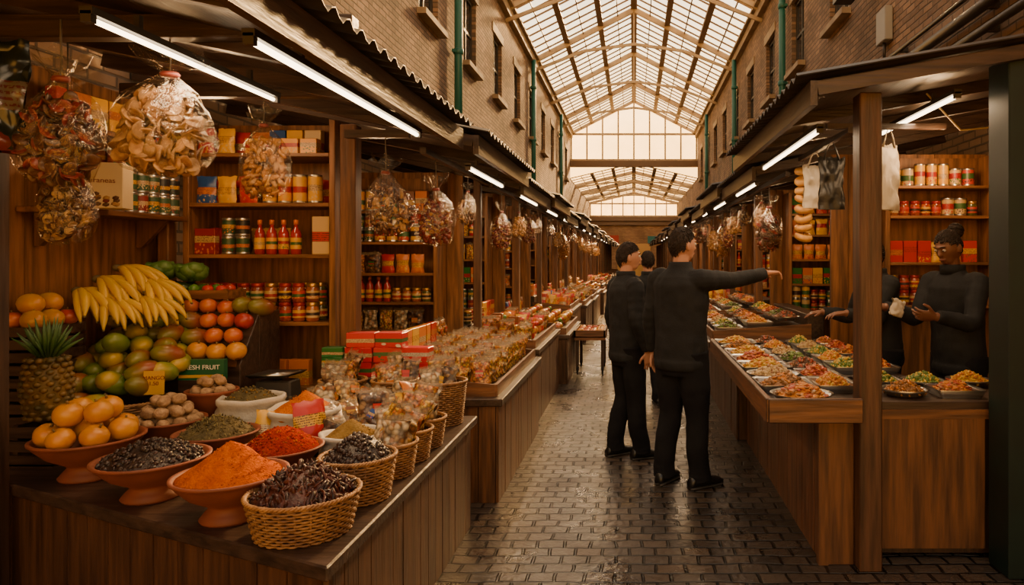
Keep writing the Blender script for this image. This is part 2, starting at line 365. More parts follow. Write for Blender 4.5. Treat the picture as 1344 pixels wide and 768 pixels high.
for i in range(3): O('roof_truss',tm2,(0,37.5+4.2*i,0),label='cream painted slim truss of the lower roof',cat='roof truss',group='lower roof trusses')
def gable(y,zb,ze,za,name,beam=.25,cols=6,xg=XW):
    b=B()
    b.beam((-XW,y,zb-beam/2),(XW,y,zb-beam/2),.3,beam,m_bar)
    if ze>zb: b.beam((-XW,y,ze-.05),(XW,y,ze-.05),.1,.1,m_truss)
    for sd in (-1,1): b.beam((sd*XW,y,ze-.03),(0,y,za-.03),.12,.14,m_truss)
    for i in range(cols+1):
        x=-xg+.05+(2*xg-.1)*i/cols; zt=za-(za-ze)*abs(x)/XW
        b.beam((x,y,zb),(x,y,zt-.05),.08,.08,m_truss)
    b.beam((-XW,y,zb+.05),(XW,y,zb+.05),.1,.1,m_truss)
    b.add([(-XW,y+.03,zb),(XW,y+.03,zb),(XW,y+.03,ze),(0,y+.03,za),(-XW,y+.03,ze)],[(0,1,2,3,4)],m_glass)
    return O(name,b,label='glazed timber gable screen across the arcade',cat='gable window',kind='structure')
gable(DM,6.45,ZE,ZA,'window_50',.3,8); gable(D1-.3,4.55,ZE2,ZA2,'window_51',.3,8)
b=B()
b.box((0,D1,2.1),(2*XW,.3,4.2),m_brickx); b.box((0,D1-.22,4.1),(2*XW,.2,.3),m_bar)
b.box((0,D1-.2,1.3),(2.4,.1,2.6),MAT('end_door_panel',(.7,.42,.14),.6))
b.box((-1.7,D1-.2,2.9),(1.2,.08,.6),MAT('end_sign_red',(.5,.05,.03),.5)); b.box((1.7,D1-.2,2.9),(1.4,.08,.5),MAT('end_sign_teal',(.03,.2,.2),.5))
O('wall_back',b,kind='structure')
# ---------------------------------------------------------------- kits
def pillow(w,h,t,mat,seed=0,mat_top=None,nx=8,nz=12,wr=.012,tf=.86):
    b=B(); vs=[];fs=[];fs2=[]
    for side in (1,-1):
        for k in range(nz+1):
            v=k/nz
            for i in range(nx+1):
                u=-1+2*i/nx
                prof=(max(0,1-u*u))**.5*((max(0,1-(v**2.2)))**.7)*(min(1,v*5+.75))
                ww=w/2*(1-.10*math.sin(pi*v))*(1+.05*math.sin(v*9+seed))
                y=side*t/2*prof+noise.noise(Vector((u*2.5+seed,v*5,side*2)))*wr
                if v>.93 : y=noise.noise(Vector((u*4+seed,v,0)))*wr
                vs.append((u*ww,y,v*h+ (noise.noise(Vector((u*3,seed,v)))*wr if k==nz else 0)))
    n1=(nx+1)*(nz+1)
    for s_,o in ((0,0),(1,n1)):
        for k in range(nz):
            for i in range(nx):
                a=o+k*(nx+1)+i; q=(a,a+1,a+nx+2,a+nx+1) if s_==0 else (a,a+nx+1,a+nx+2,a+1)
                (fs2 if (mat_top and k>=nz*tf) else fs).append(q)
    b.add(vs,fs,mat,True)
    if fs2:
        k=b.mi(mat_top)
        for f in fs2: b.f.append(list(f)); b.m.append(k); b.sm.append(True)
    return b
K={}
K['pouch']=[KIT('snack_pouch',pillow(.12,.17,.05,P_RED,i),'printed red and orange foil snack pouch standing upright','snack pouch') for i in range(3)]
K['mixpouch']=[KIT('food_packet',pillow(.13,.18,.05,P_MIX,i+9),'colourful printed food packet standing upright','food packet') for i in range(3)]
FILL=[PIECES('snack_fill_orange',[(.42,.12,.008),(.52,.24,.03),(.3,.07,.006),(.5,.18,.012)]),PIECES('snack_fill_brown',[(.12,.038,.01),(.28,.11,.025),(.2,.065,.015),(.36,.19,.06)],50),
      PIECES('snack_fill_gold',[(.5,.27,.05),(.3,.12,.02),(.5,.35,.14),(.42,.2,.03)],48),PIECES('snack_fill_yellow',[(.55,.3,.02),(.5,.2,.012),(.4,.12,.008),(.55,.35,.05)]),PIECES('snack_fill_dark',[(.05,.018,.009),(.15,.06,.018),(.08,.028,.01),(.26,.15,.06)],44),PIECES('snack_fill_cream',[(.5,.38,.22),(.4,.26,.12),(.3,.14,.05),(.52,.42,.28)],40)]
K['cbag']=[]
FL=['clear bag of orange fried snacks with crimped top','clear bag of brown nut brittle with crimped top','clear bag of golden biscuits with crimped top','clear bag of yellow fried noodles with crimped top','clear bag of dark dried fruit with crimped top','clear bag of cream coloured biscuits with crimped top']
for i in range(12):
    dm=[(.13,.19,.085),(.12,.21,.075),(.145,.18,.09),(.125,.2,.08),(.15,.19,.09),(.13,.2,.08)][i%6]
    bb_=pillow(*dm,FILL[i%6],i+20,FTOP,nx=10,nz=15,wr=.026)
    parts=[]
    if i%2==0:
        st=B(); st.box((0,-dm[2]/2-.006,.085),(.05,.003,.04),P_MIX,rot=(.05,0,0)); parts=[('sticker',st)]
    K['cbag'].append(KIT('snack_bag',bb_,FL[i%6],'snack bag',parts))
K['ybag']=[K['cbag'][i] for i in (0,3,0,3,2,6,9,8)]
b=B(); b.box((0,0,.09),(.11,.06,.18),P_MIX); K['box']=KIT('food_carton',b.mesh('food_carton',.003),'small printed cardboard food carton','carton')
b=B(); b.box((0,0,.085),(.14,.05,.17),P_RED); K['rbox']=KIT('snack_carton',b.mesh('snack_carton',.003),'red and orange printed snack carton','carton')
b=B(); b.box((0,0,.05),(.11,.07,.1),P_YEL); K['ybox']=KIT('spice_carton',b.mesh('spice_carton',.003),'small yellow printed spice carton','carton')
def canb(r,h,mat):
    a=B(); a.lathe([(r*.93,0),(r,.004),(r,.01),(r*.97,.014),(r*.97,h-.014),(r,h-.01),(r,h-.003),(r*.94,h),(r*.92,h-.005),(0,h-.005)],STEEL,18)
    l=B(); l.lathe([(r*.985,.016),(r*.985,h-.016)],mat,18,caps=False); return a,l
a,l=canb(.042,.12,P_CAN); K['can']=KIT('food_can',a,'dark printed tin can with steel rims','food can',[('label',l)])
a,l=canb(.045,.19,P_YEL); K['ycan']=KIT('tall_can',a,'tall yellow printed tin with steel rims','food can',[('label',l)])
a,l=canb(.05,.15,P_JAR); K['wcan']=KIT('food_tin',a,'pale labelled food tin with steel rims','food can',[('label',l)])
LIDR=MAT('jar_lid',(.3,.015,.01),.35,.3); LIDG=MAT('gold_lid',(.5,.28,.05),.3,.8)
JF=[MAT('jar_contents_red',(.22,.022,.007),.12,c2=(.36,.08,.01),scale=40,rnd=.3,coat=.8),MAT('jar_contents_olive',(.06,.065,.012),.12,c2=(.13,.11,.02),scale=40,rnd=.3,coat=.8),MAT('jar_contents_amber',(.38,.13,.01),.1,c2=(.24,.05,.007),scale=20,rnd=.3,coat=.8)]
K['jar']=[]
for i in range(3):
    a=B(); a.lathe([(.034,0),(.04,.005),(.041,.085),(.036,.098),(.034,.104)],JF[i],18)
    ld=B(); ld.lathe([(.037,.1),(.038,.102),(.038,.122),(.036,.125),(0,.125)],LIDR if i==0 else LIDG,18)
    l=B(); l.lathe([(.0418,.025),(.0418,.075)],P_JAR,18,caps=False)
    K['jar'].append(KIT('glass_jar',a,['glass jar of red preserve with screw lid','glass jar of olives with screw lid','glass jar of amber honey with gold lid'][i],'jar',[('lid',ld),('label',l)]))
a=B(); a.lathe([(.03,0),(.034,.004),(.034,.13),(.028,.155),(.013,.175),(.012,.2)],MAT('sauce_red',(.36,.014,.004),.12,coat=.9,rnd=.2),18)
ld=B(); ld.lathe([(.015,.197),(.015,.225),(.013,.228),(0,.228)],MAT('cap_orange',(.6,.15,.01),.4),14)
l=B(); l.lathe([(.0348,.035),(.0348,.11)],P_YEL,18,caps=False)
K['bottle']=KIT('sauce_bottle',a,'red chilli sauce bottle with orange cap and label','sauce bottle',[('cap',ld),('label',l)])
GW=dict(can=.09,ycan=.096,wcan=.105,jar=.088,bottle=.076,pouch=.13,mixpouch=.136,box=.116,rbox=.147,ybox=.116,cbag=.135)
def pick(k):
    q=K[k]; return R.choice(q) if isinstance(q,list) else q
def shelf_row(x0,x1,y,z,kinds,group,rot=0,stack=1,axis='x',rows=1,jit=.004):
    for row in range(rows):
        x=x0; k=None; run=0
        while True:
            if run<=0: k=R.choice(kinds); run=R.randint(2,4)
            w=GW[k]
            if x+w>x1: break
            kit=pick(k); hh={'can':.12,'jar':.126,'wcan':.15,'ybox':.1}.get(k); ns=stack if hh else 1
            for s_ in range(ns):
                px,py=x+w/2,y+row*.11+R.uniform(-jit,jit)
                if axis=='y': px,py=y+row*.11+R.uniform(-jit,jit),x+w/2
                place(kit,(px,py,z+s_*(hh or 0)),(0,0,rot+R.uniform(-.1,.1)+(0 if kit['name'][:3]!='gla' else R.uniform(-1,1))),1,group)
            x+=w+R.uniform(.001,.005); run-=1
def ring(b,c,R_,r,mat,rot,seg=10,ss=5):
    M=Euler(rot).to_matrix(); pts=[Vector(c)+M@Vector((R_*math.cos(2*pi*i/seg),R_*math.sin(2*pi*i/seg)*.8,0)) for i in range(seg)]
    b.tube(pts,r,mat,ss,closed=True)
SN=[MAT('fried_ring',(.42,.24,.09),.6,c2=(.26,.12,.04),scale=30,bump=.3),MAT('fried_golden',(.42,.19,.03),.45,c2=(.24,.09,.014),scale=30,bump=.4),
    MAT('dried_dark',(.06,.024,.012),.35,c2=(.12,.05,.02),scale=25,bump=.4),MAT('dried_red',(.2,.02,.01),.35,c2=(.11,.012,.008),scale=25,bump=.4),
    MAT('nut_pale',(.36,.22,.10),.6,c2=(.22,.12,.05),scale=25,bump=.3)]
CORD=MAT('cord',(.12,.1,.08),.8)
def hangbag(w,h,kind,seed,film=CLR,cordlen=.12):
    rr=random.Random(seed); sh=B(); r=w/2; prof=[]
    ks=[(0,.03),(.02,.45),(.07,.74),(.16,.92),(.28,1.0),(.42,.96),(.54,.84),(.64,.64),(.72,.42),(.78,.24),(.81,.13),(.84,.14),(.88,.30),(.94,.5),(1,.62)]
    for t,q in ks: prof.append((r*q,-h+h*t))
    sh.lathe(prof,film,44,sy=.62,caps=False); nv=[]
    for (x,y,z) in sh.v:
        a=math.atan2(y,x); t=(z+h)/h
        cx,sx_=math.cos(a),math.sin(a)
        f=1+.22*noise.noise(Vector((cx*1.4+seed,sx_*1.4,t*2.5)))+.09*noise.noise(Vector((cx*5+seed,sx_*5,t*7)))+(.10*math.sin(a*9+seed+t*3) if t>.6 else .02*math.sin(a*11+t*6))
        lean=.1*w*noise.noise(Vector((seed*1.3,t*1.5,0)))*(1-t)*2
        nv.append((x*f+lean,y*f,z+(.02 if t<.9 else .05)*noise.noise(Vector((a*1.5,t*6,seed)))))
    sh.v=nv; ct=B()
    n={'slices':230,'rings':95,'blobs':190,'chunks':140}[kind[0]]; mat=SN[kind[1]]; mat2=SN[kind[2]]
    for i in range(n):
        t=rr.uniform(.05,.66); q=min(1,.5+t*3) if t<.2 else (1.0 if t<.42 else (1-(t-.42)/.26*.6))
        a=rr.uniform(0,2*pi); rad=r*.78*q*math.sqrt(rr.uniform(.3,1)); lean=.1*w*noise.noise(Vector((seed*1.3,t*1.5,0)))*(1-t)*2
        f=1+.22*noise.noise(Vector((math.cos(a)*1.4+seed,math.sin(a)*1.4,t*2.5)))
        c=(rad*f*math.cos(a)+lean,rad*f*.58*math.sin(a),-h+h*t); mm=mat if rr.random()<.7 else mat2
        ro=(rr.uniform(0,3),rr.uniform(0,3),rr.uniform(0,3))
        if kind[0]=='rings': ring(ct,c,w*.08,w*.024,mm,ro)
        elif kind[0]=='slices': ct.blob(c,(w*.095,w*.07,w*.016),mm,ro,2,.15,i,fn=lambda q,v:Vector((q.x,q.y,q.z+7*q.x*q.x)))
        elif kind[0]=='blobs': ct.blob(c,(w*.07,w*.055,w*.04),mm,ro,1,.3,i)
        else: ct.blob(c,(w*.13,w*.05,w*.04),mm,ro,1,.4,i)
    tie=B(); tie.lathe([(r*.16,-h*.21),(r*.19,-h*.19),(r*.16,-h*.17)],MAT('tie_band',(.2,.04,.03),.5),12,sy=.8)
    cord=B(); cord.tube([(0,0,-h*.17),(0.003,0,-h*.05),(0,0,.06),(0,0,cordlen)],.0035,CORD,5)
    return sh,ct,tie,cord
def hb(w,h,kind,seed,label,film=CLR,cordlen=.12):
    sh,ct,tie,cord=hangbag(w,h,kind,seed,film,cordlen)
    return KIT('hanging_bag',sh,label,'snack bag',[('contents',ct),('tie',tie),('hanging_cord',cord)])
HB=[hb(.40,.50,('slices',4,0),1,'large clear bag of pale dried slices hanging by a cord'),
    hb(.26,.46,('chunks',1,0),2,'clear twisted bag of golden fried snacks hanging by a cord'),
    hb(.32,.46,('slices',2,3),3,'clear bag of dark dried fruit hanging by a cord'),
    hb(.26,.42,('chunks',2,0),4,'clear bag of dried mushrooms hanging by a cord'),
    hb(.28,.42,('slices',1,0),5,'clear bag of golden dried slices hanging by a cord'),
    hb(.24,.4,('blobs',3,1),6,'clear bag of red dried chillies hanging by a cord'),
    hb(.24,.4,('blobs',4,1),7,'clear bag of brown nuts hanging by a cord'),
    hb(.24,.44,('slices',2,4),8,'clear bag of dried mushrooms on a long cord',cordlen=.5),
    hb(.34,.5,('chunks',1,4),9,'large clear bag of golden crackers hanging by a cord')]
def basket(r0,r1,h,seg=88,rows=14,sy=1):
    b=B(); 
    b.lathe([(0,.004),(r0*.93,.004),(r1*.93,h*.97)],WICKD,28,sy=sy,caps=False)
    for k in range(rows):
        z=h*(k+.5)/rows; r=r0+(r1-r0)*(z/h); pts=[]
        for j in range(seg):
            a=2*pi*j/seg; q=r+.0035*(1 if (j//2+k)%2 else -1); pts.append((q*math.cos(a),q*math.sin(a)*sy,z))
        b.tube(pts,h/rows*.46,WICK,4,closed=True)
    for j in range(22):
        a=2*pi*(j+.5)/22; b.tube([((r0-.002)*math.cos(a),(r0-.002)*math.sin(a)*sy,0),((r1-.002)*math.cos(a),(r1-.002)*math.sin(a)*sy,h)],.004,WICK,5)
    rim=B(); n=96
    for ph in (0,2*pi/3,4*pi/3):
        pts=[]
        for j in range(n):
            a=2*pi*j/n; q=r1+.002+.005*math.cos(a*24+ph); pts.append((q*math.cos(a),q*math.sin(a)*sy,h+.003+.005*math.sin(a*24+ph)))
        rim.tube(pts,.0048,WICK,5,closed=True)
    return KIT('wicker_basket',b,'round honey-coloured woven wicker basket','basket',[('rim',rim)])
def bowl(r,h):
    b=B(); b.lathe([(0,0),(r*.5,0),(r*.53,.01),(r*.45,.03),(r*.36,h*.3),(r*.42,h*.38),(r*.72,h*.58),(r*.93,h*.84),(r*.98,h*.93),(r*1.02,h*.95),(r*1.02,h),(r*.95,h*1.0),(r*.9,h*.88),(r*.6,h*.62),(0,h*.5)],TERRA,36)
    return b
def bits(r,h,n,size,mats,seed,shape='blob',sy=1,basemat=None,cone=1.0):
    rr=random.Random(seed); b=B()
    prof=[(r*.99*(1-t),h*(t**cone if cone!=1 else (1-(1-t)**1.7))) for t in [0,.15,.3,.5,.7,.85,1]]
    b.lathe([(r*.98,-.02)]+prof,basemat or mats[0],24,jit=.008,seed=seed,sy=sy)
    for i in range(n):
        q=math.sqrt(rr.random()); a=rr.uniform(0,2*pi); t=1-q; z=h*(t**cone if cone!=1 else (1-(1-t)**1.7))
        s=size*rr.uniform(.7,1.3); ro=(rr.uniform(0,3),rr.uniform(0,3),rr.uniform(0,3)); c=(q*r*.97*math.cos(a),q*r*.97*math.sin(a)*sy,z+rr.uniform(-.2,.6)*s)
        mm=rr.choice(mats)
        if shape=='blob': b.blob(c,(s,s*.8,s*.65),mm,ro,1,.25,i)
        elif shape=='leaf': b.blob(c,(s*1.6,s*.5,s*.25),mm,ro,1,.3,i)
        elif shape=='flat': b.blob(c,(s*1.3,s*.9,s*.4),mm,(rr.uniform(-.5,.5),rr.uniform(-.5,.5),ro[2]),2,.25,i)
        elif shape=='mix':
            k=rr.random()
            if k<.5: b.blob(c,(s,s*.8,s*.6),mm,ro,1,.3,i)
            elif k<.85: b.blob(c,(s*1.4,s*.6,s*.45),mm,(ro[0]*.2,ro[1]*.2,ro[2]),1,.3,i)
            else: ring(b,c,s*.9,s*.28,mm,(ro[0]*.2,ro[1]*.2,0),8,4)
    return b
def powder(r,h,mat,seed,mat2=None):
    rr=random.Random(seed); b=B(); pr=[(r*1.0,-.02)]; n=16
    for i in range(n+1):
        t=i/n; pr.append((max(0,r*(1-t)+.002*(1-t)),h*(t**1.08)*(1-.05*t**6)))
    b.lathe(pr,mat,56,jit=.012,seed=seed)
    for i in range(260):
        q=math.sqrt(rr.random()); a=rr.uniform(0,2*pi); t=1-q; s=rr.uniform(.0015,.0045); z=h*(t**1.08)*(1-.05*t**6)
        b.blob((q*r*math.cos(a),q*r*math.sin(a),z+s*.3),(s,s,s*.7),mat2 or mat,None,1,.3,i)
    return b
# ---------------------------------------------------------------- stall shell pieces
def planks(b,p0,p1,z0,z1,mat,w=.11,th=.02,gap=.006):
    p0=Vector((p0[0],p0[1],0));p1=Vector((p1[0],p1[1],0)); d=p1-p0; Lg=d.length; d.normalize(); nrm=Vector((d.y,-d.x,0))
    n=max(1,round(Lg/w)); w=Lg/n
    for i in range(n):
        a=p0+d*(i*w+gap/2); c=p0+d*((i+1)*w-gap/2); jt=nrm*(th+R.uniform(-.002,.002))
        q=[a,c,c+jt,a+jt]
        b.hexa([x+Vector((0,0,z0)) for x in q]+[x+Vector((0,0,z1)) for x in q],mat)
def canopy(sd,xe,ze,xw,zw,d0,d1,label):
    root=EMPTY('stall_canopy',(sd*xe,d0,ze),label,'canopy')
    b=B(); n=max(8,int((d1-d0)/.028)); vs=[];fs=[]
    for i in range(n+1):
        y=(d1-d0)*i/n; dz=.018*math.sin(y/.112*2*pi)
        vs+=[(-sd*.06,y,dz+.04),(sd*(xw-xe),y,zw-ze+dz+.05),(sd*(xw-xe),y,zw-ze+dz+.044),(-sd*.06,y,dz+.034)]
    for i in range(n):
        k=i*4
        for j in range(4): fs.append((k+j,k+(j+1)%4,k+4+(j+1)%4,k+4+j))
    fs+=[(0,1,2,3),(n*4+3,n*4+2,n*4+1,n*4)]
    b.add(vs,fs,SHEET,True); O('roof_sheet',b,parent=root)
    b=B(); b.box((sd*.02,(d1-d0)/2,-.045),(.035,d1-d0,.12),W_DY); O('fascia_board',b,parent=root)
    nb=max(2,int((d1-d0)/.7)+1)
    for i in range(nb):
        y=.03+(d1-d0-.06)*i/(nb-1); b=B(); b.beam((sd*.04,y,-.02),(sd*(xw-xe),y,zw-ze-.02),.05,.07,W_DX); O('rafter',b,parent=root)
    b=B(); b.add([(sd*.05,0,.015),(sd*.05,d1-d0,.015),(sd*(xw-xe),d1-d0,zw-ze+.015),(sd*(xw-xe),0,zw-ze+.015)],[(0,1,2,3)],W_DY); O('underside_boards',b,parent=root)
    return root
m_tube=MAT('lit_tube',(1,.76,.46),.3,emit=10)
m_hous=MAT('lamp_housing',(.06,.05,.045),.4,.3)
LC=(1,.66,.37)
def tubelamp(x,d0,d1,z,power=14,light=True,r=.012):
    L_=d1-d0; b=B(); b.box((0,0,.018),(.042,L_,.024),m_hous)
    o=O('tube_lamp',b,(x,(d0+d1)/2,z),(0,0,0),label='long fluorescent tube lamp in dark housing under the canopy',cat='tube lamp',group='stall tube lamps')
    b=B(); b.tube([(0,-L_/2+.03,-.006),(0,L_/2-.03,-.006)],r,m_tube,10); O('tube',b,parent=o)
    for s_ in (-1,1):
        b=B(); b.box((0,s_*(L_/2-.012),-.002),(.034,.024,.036),m_hous); O('end_cap',b,parent=o)
    b=B()
    for s_ in (-1,1): b.box((0,s_*L_*.3,.055),(.02,.02,.05),m_hous)
    O('mounting_bracket',b,parent=o)
    if light:
        ld=bpy.data.lights.new('tube_light','AREA'); ld.shape='RECTANGLE'; ld.size=.06; ld.size_y=L_; ld.energy=power; ld.color=LC
        lo=bpy.data.objects.new('tube_light',ld); COL.objects.link(lo); lo.location=(x,(d0+d1)/2,z-.035)
    return o
def bulb(x,y,z,power,col=(1,.58,.26),r=.08):
    ld=bpy.data.lights.new('stall_bulb','POINT'); ld.energy=power; ld.color=col; ld.shadow_soft_size=r
    lo=bpy.data.objects.new('stall_bulb',ld); COL.objects.link(lo); lo.location=(x,y,z)
def post(x,y,z1,w=.09,mat=W_V,label='square dark timber stall post'):
    b=B(); b.box((0,0,z1/2),(w,w,z1),mat)
    return O('stall_post',b.mesh('post',.006),(x,y,0),label=label,cat='post')
def counter(name,x0,x1,y0,y1,h,sd,label,face=W_V,over=0):
    root=EMPTY(name,(sd*(x0+x1)/2,(y0+y1)/2,0),label,'counter')
    cx,cy=root.location.x,root.location.y
    b=B(); a=sd*(x0+over); c=sd*x1
    planks(b,(a-cx,y0-cy) if sd>0 else (a-cx,y1-cy),(a-cx,y1-cy) if sd>0 else (a-cx,y0-cy),0,h-.05,face,th=-.02) 
    p0,p1=(min(a,c)-cx,y0-cy),(max(a,c)-cx,y0-cy); planks(b,p0,p1,0,h-.05,face,th=.0)
    xl,xr=sorted((sd*(x0+over+.03)-cx,sd*x1-cx))
    b.box(((xl+xr)/2,.01,(h-.05)/2),(xr-xl,y1-y0-.02,h-.06),W_D)
    O('body',b,parent=root)
    b=B(); b.box((sd*((x0-.03+x1)/2)-cx,0,h-.025),(x1-x0+.06,y1-y0+.04,.05),W_DY); O('worktop',b.mesh('worktop',.005),parent=root)
    return root
# ---------------------------------------------------------------- LEFT STALL 1
ZT=.65
P=[(-.94,2.1),(-.94,4.12),(-3.08,4.12),(-3.08,3.09)]
ox,oy=-1.8,3.2
root=EMPTY('market_counter',(ox,oy,0),'low dark timber market counter with plank front and slab top','counter')
PP=[(p[0]-ox,p[1]-oy) for p in P]
b=B(); b.prism([PP[3],PP[0],PP[1],PP[2]],ZT-.05,ZT,W_DX); O('worktop',b.mesh('worktop',.006),parent=root)
b=B(); I=[(-.99,2.18),(-.99,4.08),(-3.04,4.08),(-3.04,3.13)]; II=[(p[0]-ox,p[1]-oy) for p in I]
b.prism([II[3],II[0],II[1],II[2]],0,ZT-.05,W_D)
planks(b,II[3],II[0],0,ZT-.05,W_M,w=.145,th=.018); planks(b,II[0],II[1],0,ZT-.05,W_M,w=.12,th=.018); O('body',b,parent=root)
canopy(-1,1.03,2.36,3.18,2.8,1.3,4.15,'dark corrugated canopy with timber rafters over the spice stall')
tubelamp(-1.21,2.15,3.85,2.29,14,r=.011); tubelamp(-1.72,2.15,3.3,2.36,8,r=.009)
post(-2.66,2.80,2.60,.12,W_D,'dark timber corner post of the spice stall')
b=B(); b.box((0,0,0),(1.5,.07,.09),W_DX); O('crossbeam',b.mesh('crossbeam',.005),(-1.83,2.66,2.49),label='dark timber crossbeam that bags hang from',cat='beam')
b=B(); b.box((0,0,0),(1.5,.06,.07),W_DX); O('crossbeam',b.mesh('crossbeam',.005),(-1.86,3.5,2.45),label='dark timber crossbeam under the canopy',cat='beam')
def boardwall(name,x,y,w,h,axis,label,mat=W_L,z=0):
    b=B(); n=max(1,int(w/.14)); ww=w/n
    for i in range(n):
        c=-w/2+ww*(i+.5)
        if axis=='x': b.box((c,0,h/2),(ww-.004,.02,h),mat)
        else: b.box((0,c,h/2),(.02,ww-.004,h),mat)
    if axis=='x': b.box((0,.016,h/2),(w,.012,h),W_D)
    else: b.box((-.016 if x<0 else .016,0,h/2),(.012,w,h),W_D)
    return O(name,b,(x,y,z),label=label,cat='partition')
boardwall('board_partition',-3.13,3.73,1.9,2.6,'y','warm timber boarded side of the spice stall')
def shelfunit(x0,x1,yf,yb,levels,z0,z1,label,thick=.025):
    root=EMPTY('shelf_unit',((x0+x1)/2,(yf+yb)/2,z0),label,'shelf unit'); w=x1-x0; dp=yb-yf
    for s_ in (-1,1):
        b=B(); b.box((s_*(w/2-.02),0,(z1-z0)/2),(.04,dp,z1-z0),W_L); O('side_panel',b.mesh('side_panel',.004),parent=root)
    for z in levels:
        b=B(); b.box((0,0,z-z0-thick/2),(w-.082,dp-.004,thick),W_LX); O('shelf',b.mesh('shelf',.003),parent=root)
    b=B(); b.box((0,dp/2+.006,(z1-z0)/2),(w,.012,z1-z0),W_L); O('back_panel',b,parent=root)
    return root
lv=[1.18,1.62,1.955,2.28]
shelfunit(-2.93,-1.94,4.45,4.78,[.76]+lv,.0,2.52,'tall warm timber shelf unit stocked with groceries')
g='groceries on the spice stall shelves'
shelf_row(-2.885,-1.985,4.52,1.18,['jar'],'jars on the lowest shelf',stack=2,rows=2)
shelf_row(-2.885,-2.7,4.52,1.62,['rbox'],g); shelf_row(-2.72,-2.50,4.53,1.62,['can'],g,stack=2); shelf_row(-2.51,-2.12,4.53,1.62,['bottle'],'sauce bottles on the shelf')
shelf_row(-2.88,-2.3,4.66,1.62,['bottle','mixpouch'],g)
b=B(); b.box((0,0,.125),(.13,.05,.25),PRINT('print_cream_carton',[crm,crm],[red,org],blob=3)); K['cbox']=KIT('cereal_carton',b.mesh('cereal_carton',.003),'tall cream and orange printed carton','carton')
place(K['cbox'],(-2.05,4.53,1.62),(0,0,.05),1,g)
shelf_row(-2.885,-2.45,4.52,1.955,['pouch','mixpouch'],'red pouches on the shelf'); shelf_row(-2.45,-1.985,4.53,1.955,['ycan'],'yellow tins on the shelf'); shelf_row(-2.88,-2.0,4.66,1.955,['ycan','pouch'],g)
shelf_row(-2.885,-2.55,4.52,2.28,['pouch'],g); shelf_row(-2.55,-1.985,4.52,2.28,['ybox'],g); shelf_row(-2.87,-2.0,4.66,2.28,['pouch','box'],g)
shelf_row(-2.87,-2.0,4.52,.76,['box','rbox'],g)
def wallshelf(x,y0,y1,z,dp,label,sd=-1):
    root=EMPTY('wall_shelf',(x,(y0+y1)/2,z),label,'wall shelf')
    b=B(); b.box((-sd*dp/2,0,-.015),(dp,y1-y0,.03),W_Y); O('shelf_board',b.mesh('shelf_board',.003),parent=root)
    for y in (y0+.12,y1-.12):
        b=B(); yy=y-(y0+y1)/2; b.hexa([(0,yy-.015,-.03),(0,yy+.015,-.03),(0,yy+.015,-.2),(0,yy-.015,-.2),(-sd*dp*.8,yy-.015,-.03),(-sd*dp*.8,yy+.015,-.03),(-sd*.03,yy+.015,-.2),(-sd*.03,yy-.015,-.2)],W_V); O('bracket',b,parent=root)
    return root
wallshelf(-3.11,3.45,4.42,1.86,.24,'timber wall shelf stacked with dark tins')
for xx in (-2.93,-3.04): shelf_row(3.84,4.4,xx,1.86,['can'],'dark tins on the wall shelf',stack=3,axis='y')
wallshelf(-3.11,3.4,4.42,2.3,.22,'timber wall shelf with cartons')
shelf_row(3.5,4.4,-2.98,2.3,['box','mixpouch'],'cartons on the upper wall shelf',axis='y',rot=pi/2)
m_ink=MAT('dark_ink',(.18,.03,.02),.6); m_inkw=MAT('white_ink',(.8,.78,.7),.6)
b=B(); b.box((0,0,.12),(.27,.16,.24),MAT('cream_carton',(.56,.42,.23),.7)); o=O('sweets_carton',b.mesh('sweets_carton',.003),(-2.86,3.66,1.86),(0,0,.35),label='cream cardboard carton of sweets with dark lettering',cat='carton')
TEXT('Mediteraneas',.038,(0,-.082,.145),(pi/2,0,0),m_ink,o)
b=B()
for i in range(26): b.blob((R.uniform(-.12,.12),-.0805,R.uniform(.015,.075)),(.018,.003,.012),R.choice([SN[0],SN[3],SN[2]]),None,1)
O('printed_picture',b,parent=o)
for k,x,y,z,s_ in ((2,-2.14,2.56,2.36,1.08),(0,-1.80,2.66,2.40,.96),(1,-1.89,3.5,2.36,1.0),(7,-2.46,2.98,2.10,1.0)):
    place(HB[k],(x,y,z),(0,0,R.uniform(-.4,.4)),s_,'bags hanging in the spice stall')
PRT=PRINT('print_snack_foil',[(.015,.02,.02),(.015,.02,.02)],[(.12,.02,.015),(.1,.08,.06),(.02,.05,.03)],blob=3,rough=.2)
b=pillow(.30,.42,.12,PRT,77,PRT,nx=14,nz=20,wr=.045); o=O('printed_hanging_bag',b,(-2.39,2.50,1.99),(0,0,.5),label='dark glossy printed foil bag hanging from the beam',cat='snack bag')
b=B(); b.tube([(0,0,.40),(0,0.02,.48)],.004,CORD,5); O('hanging_cord',b,parent=o)
# ---- bowls
def bowl_at(x,y,r,h,label): return O('terracotta_bowl',bowl(r,h),(x,y,ZT),label=label,cat='bowl',group='terracotta bowls on the counter')
bowl_at(-2.36,2.97,.205,.175,'terracotta pedestal bowl holding oranges'); bowl_at(-1.91,2.72,.2,.16,'terracotta pedestal bowl of black raisins')
bowl_at(-1.47,2.5,.19,.165,'terracotta pedestal bowl of orange spice powder'); bowl_at(-1.50,2.91,.168,.15,'terracotta pedestal bowl of red chilli powder')
bowl_at(-1.91,3.14,.175,.155,'terracotta pedestal bowl of dried green herbs'); bowl_at(-2.27,3.34,.165,.165,'terracotta pedestal bowl of pale walnuts')
bowl_at(-2.24,3.64,.125,.25,'tall terracotta bowl of brown nuts')
m_osp=MAT('orange_spice',(.48,.105,.001),1,c2=(.33,.06,.001),scale=26,bump=1,bscale=110,spec=.05); m_rsp=MAT('red_chilli',(.23,.011,.001),1,c2=(.31,.03,.002),scale=30,bump=1,bscale=110,spec=.05)
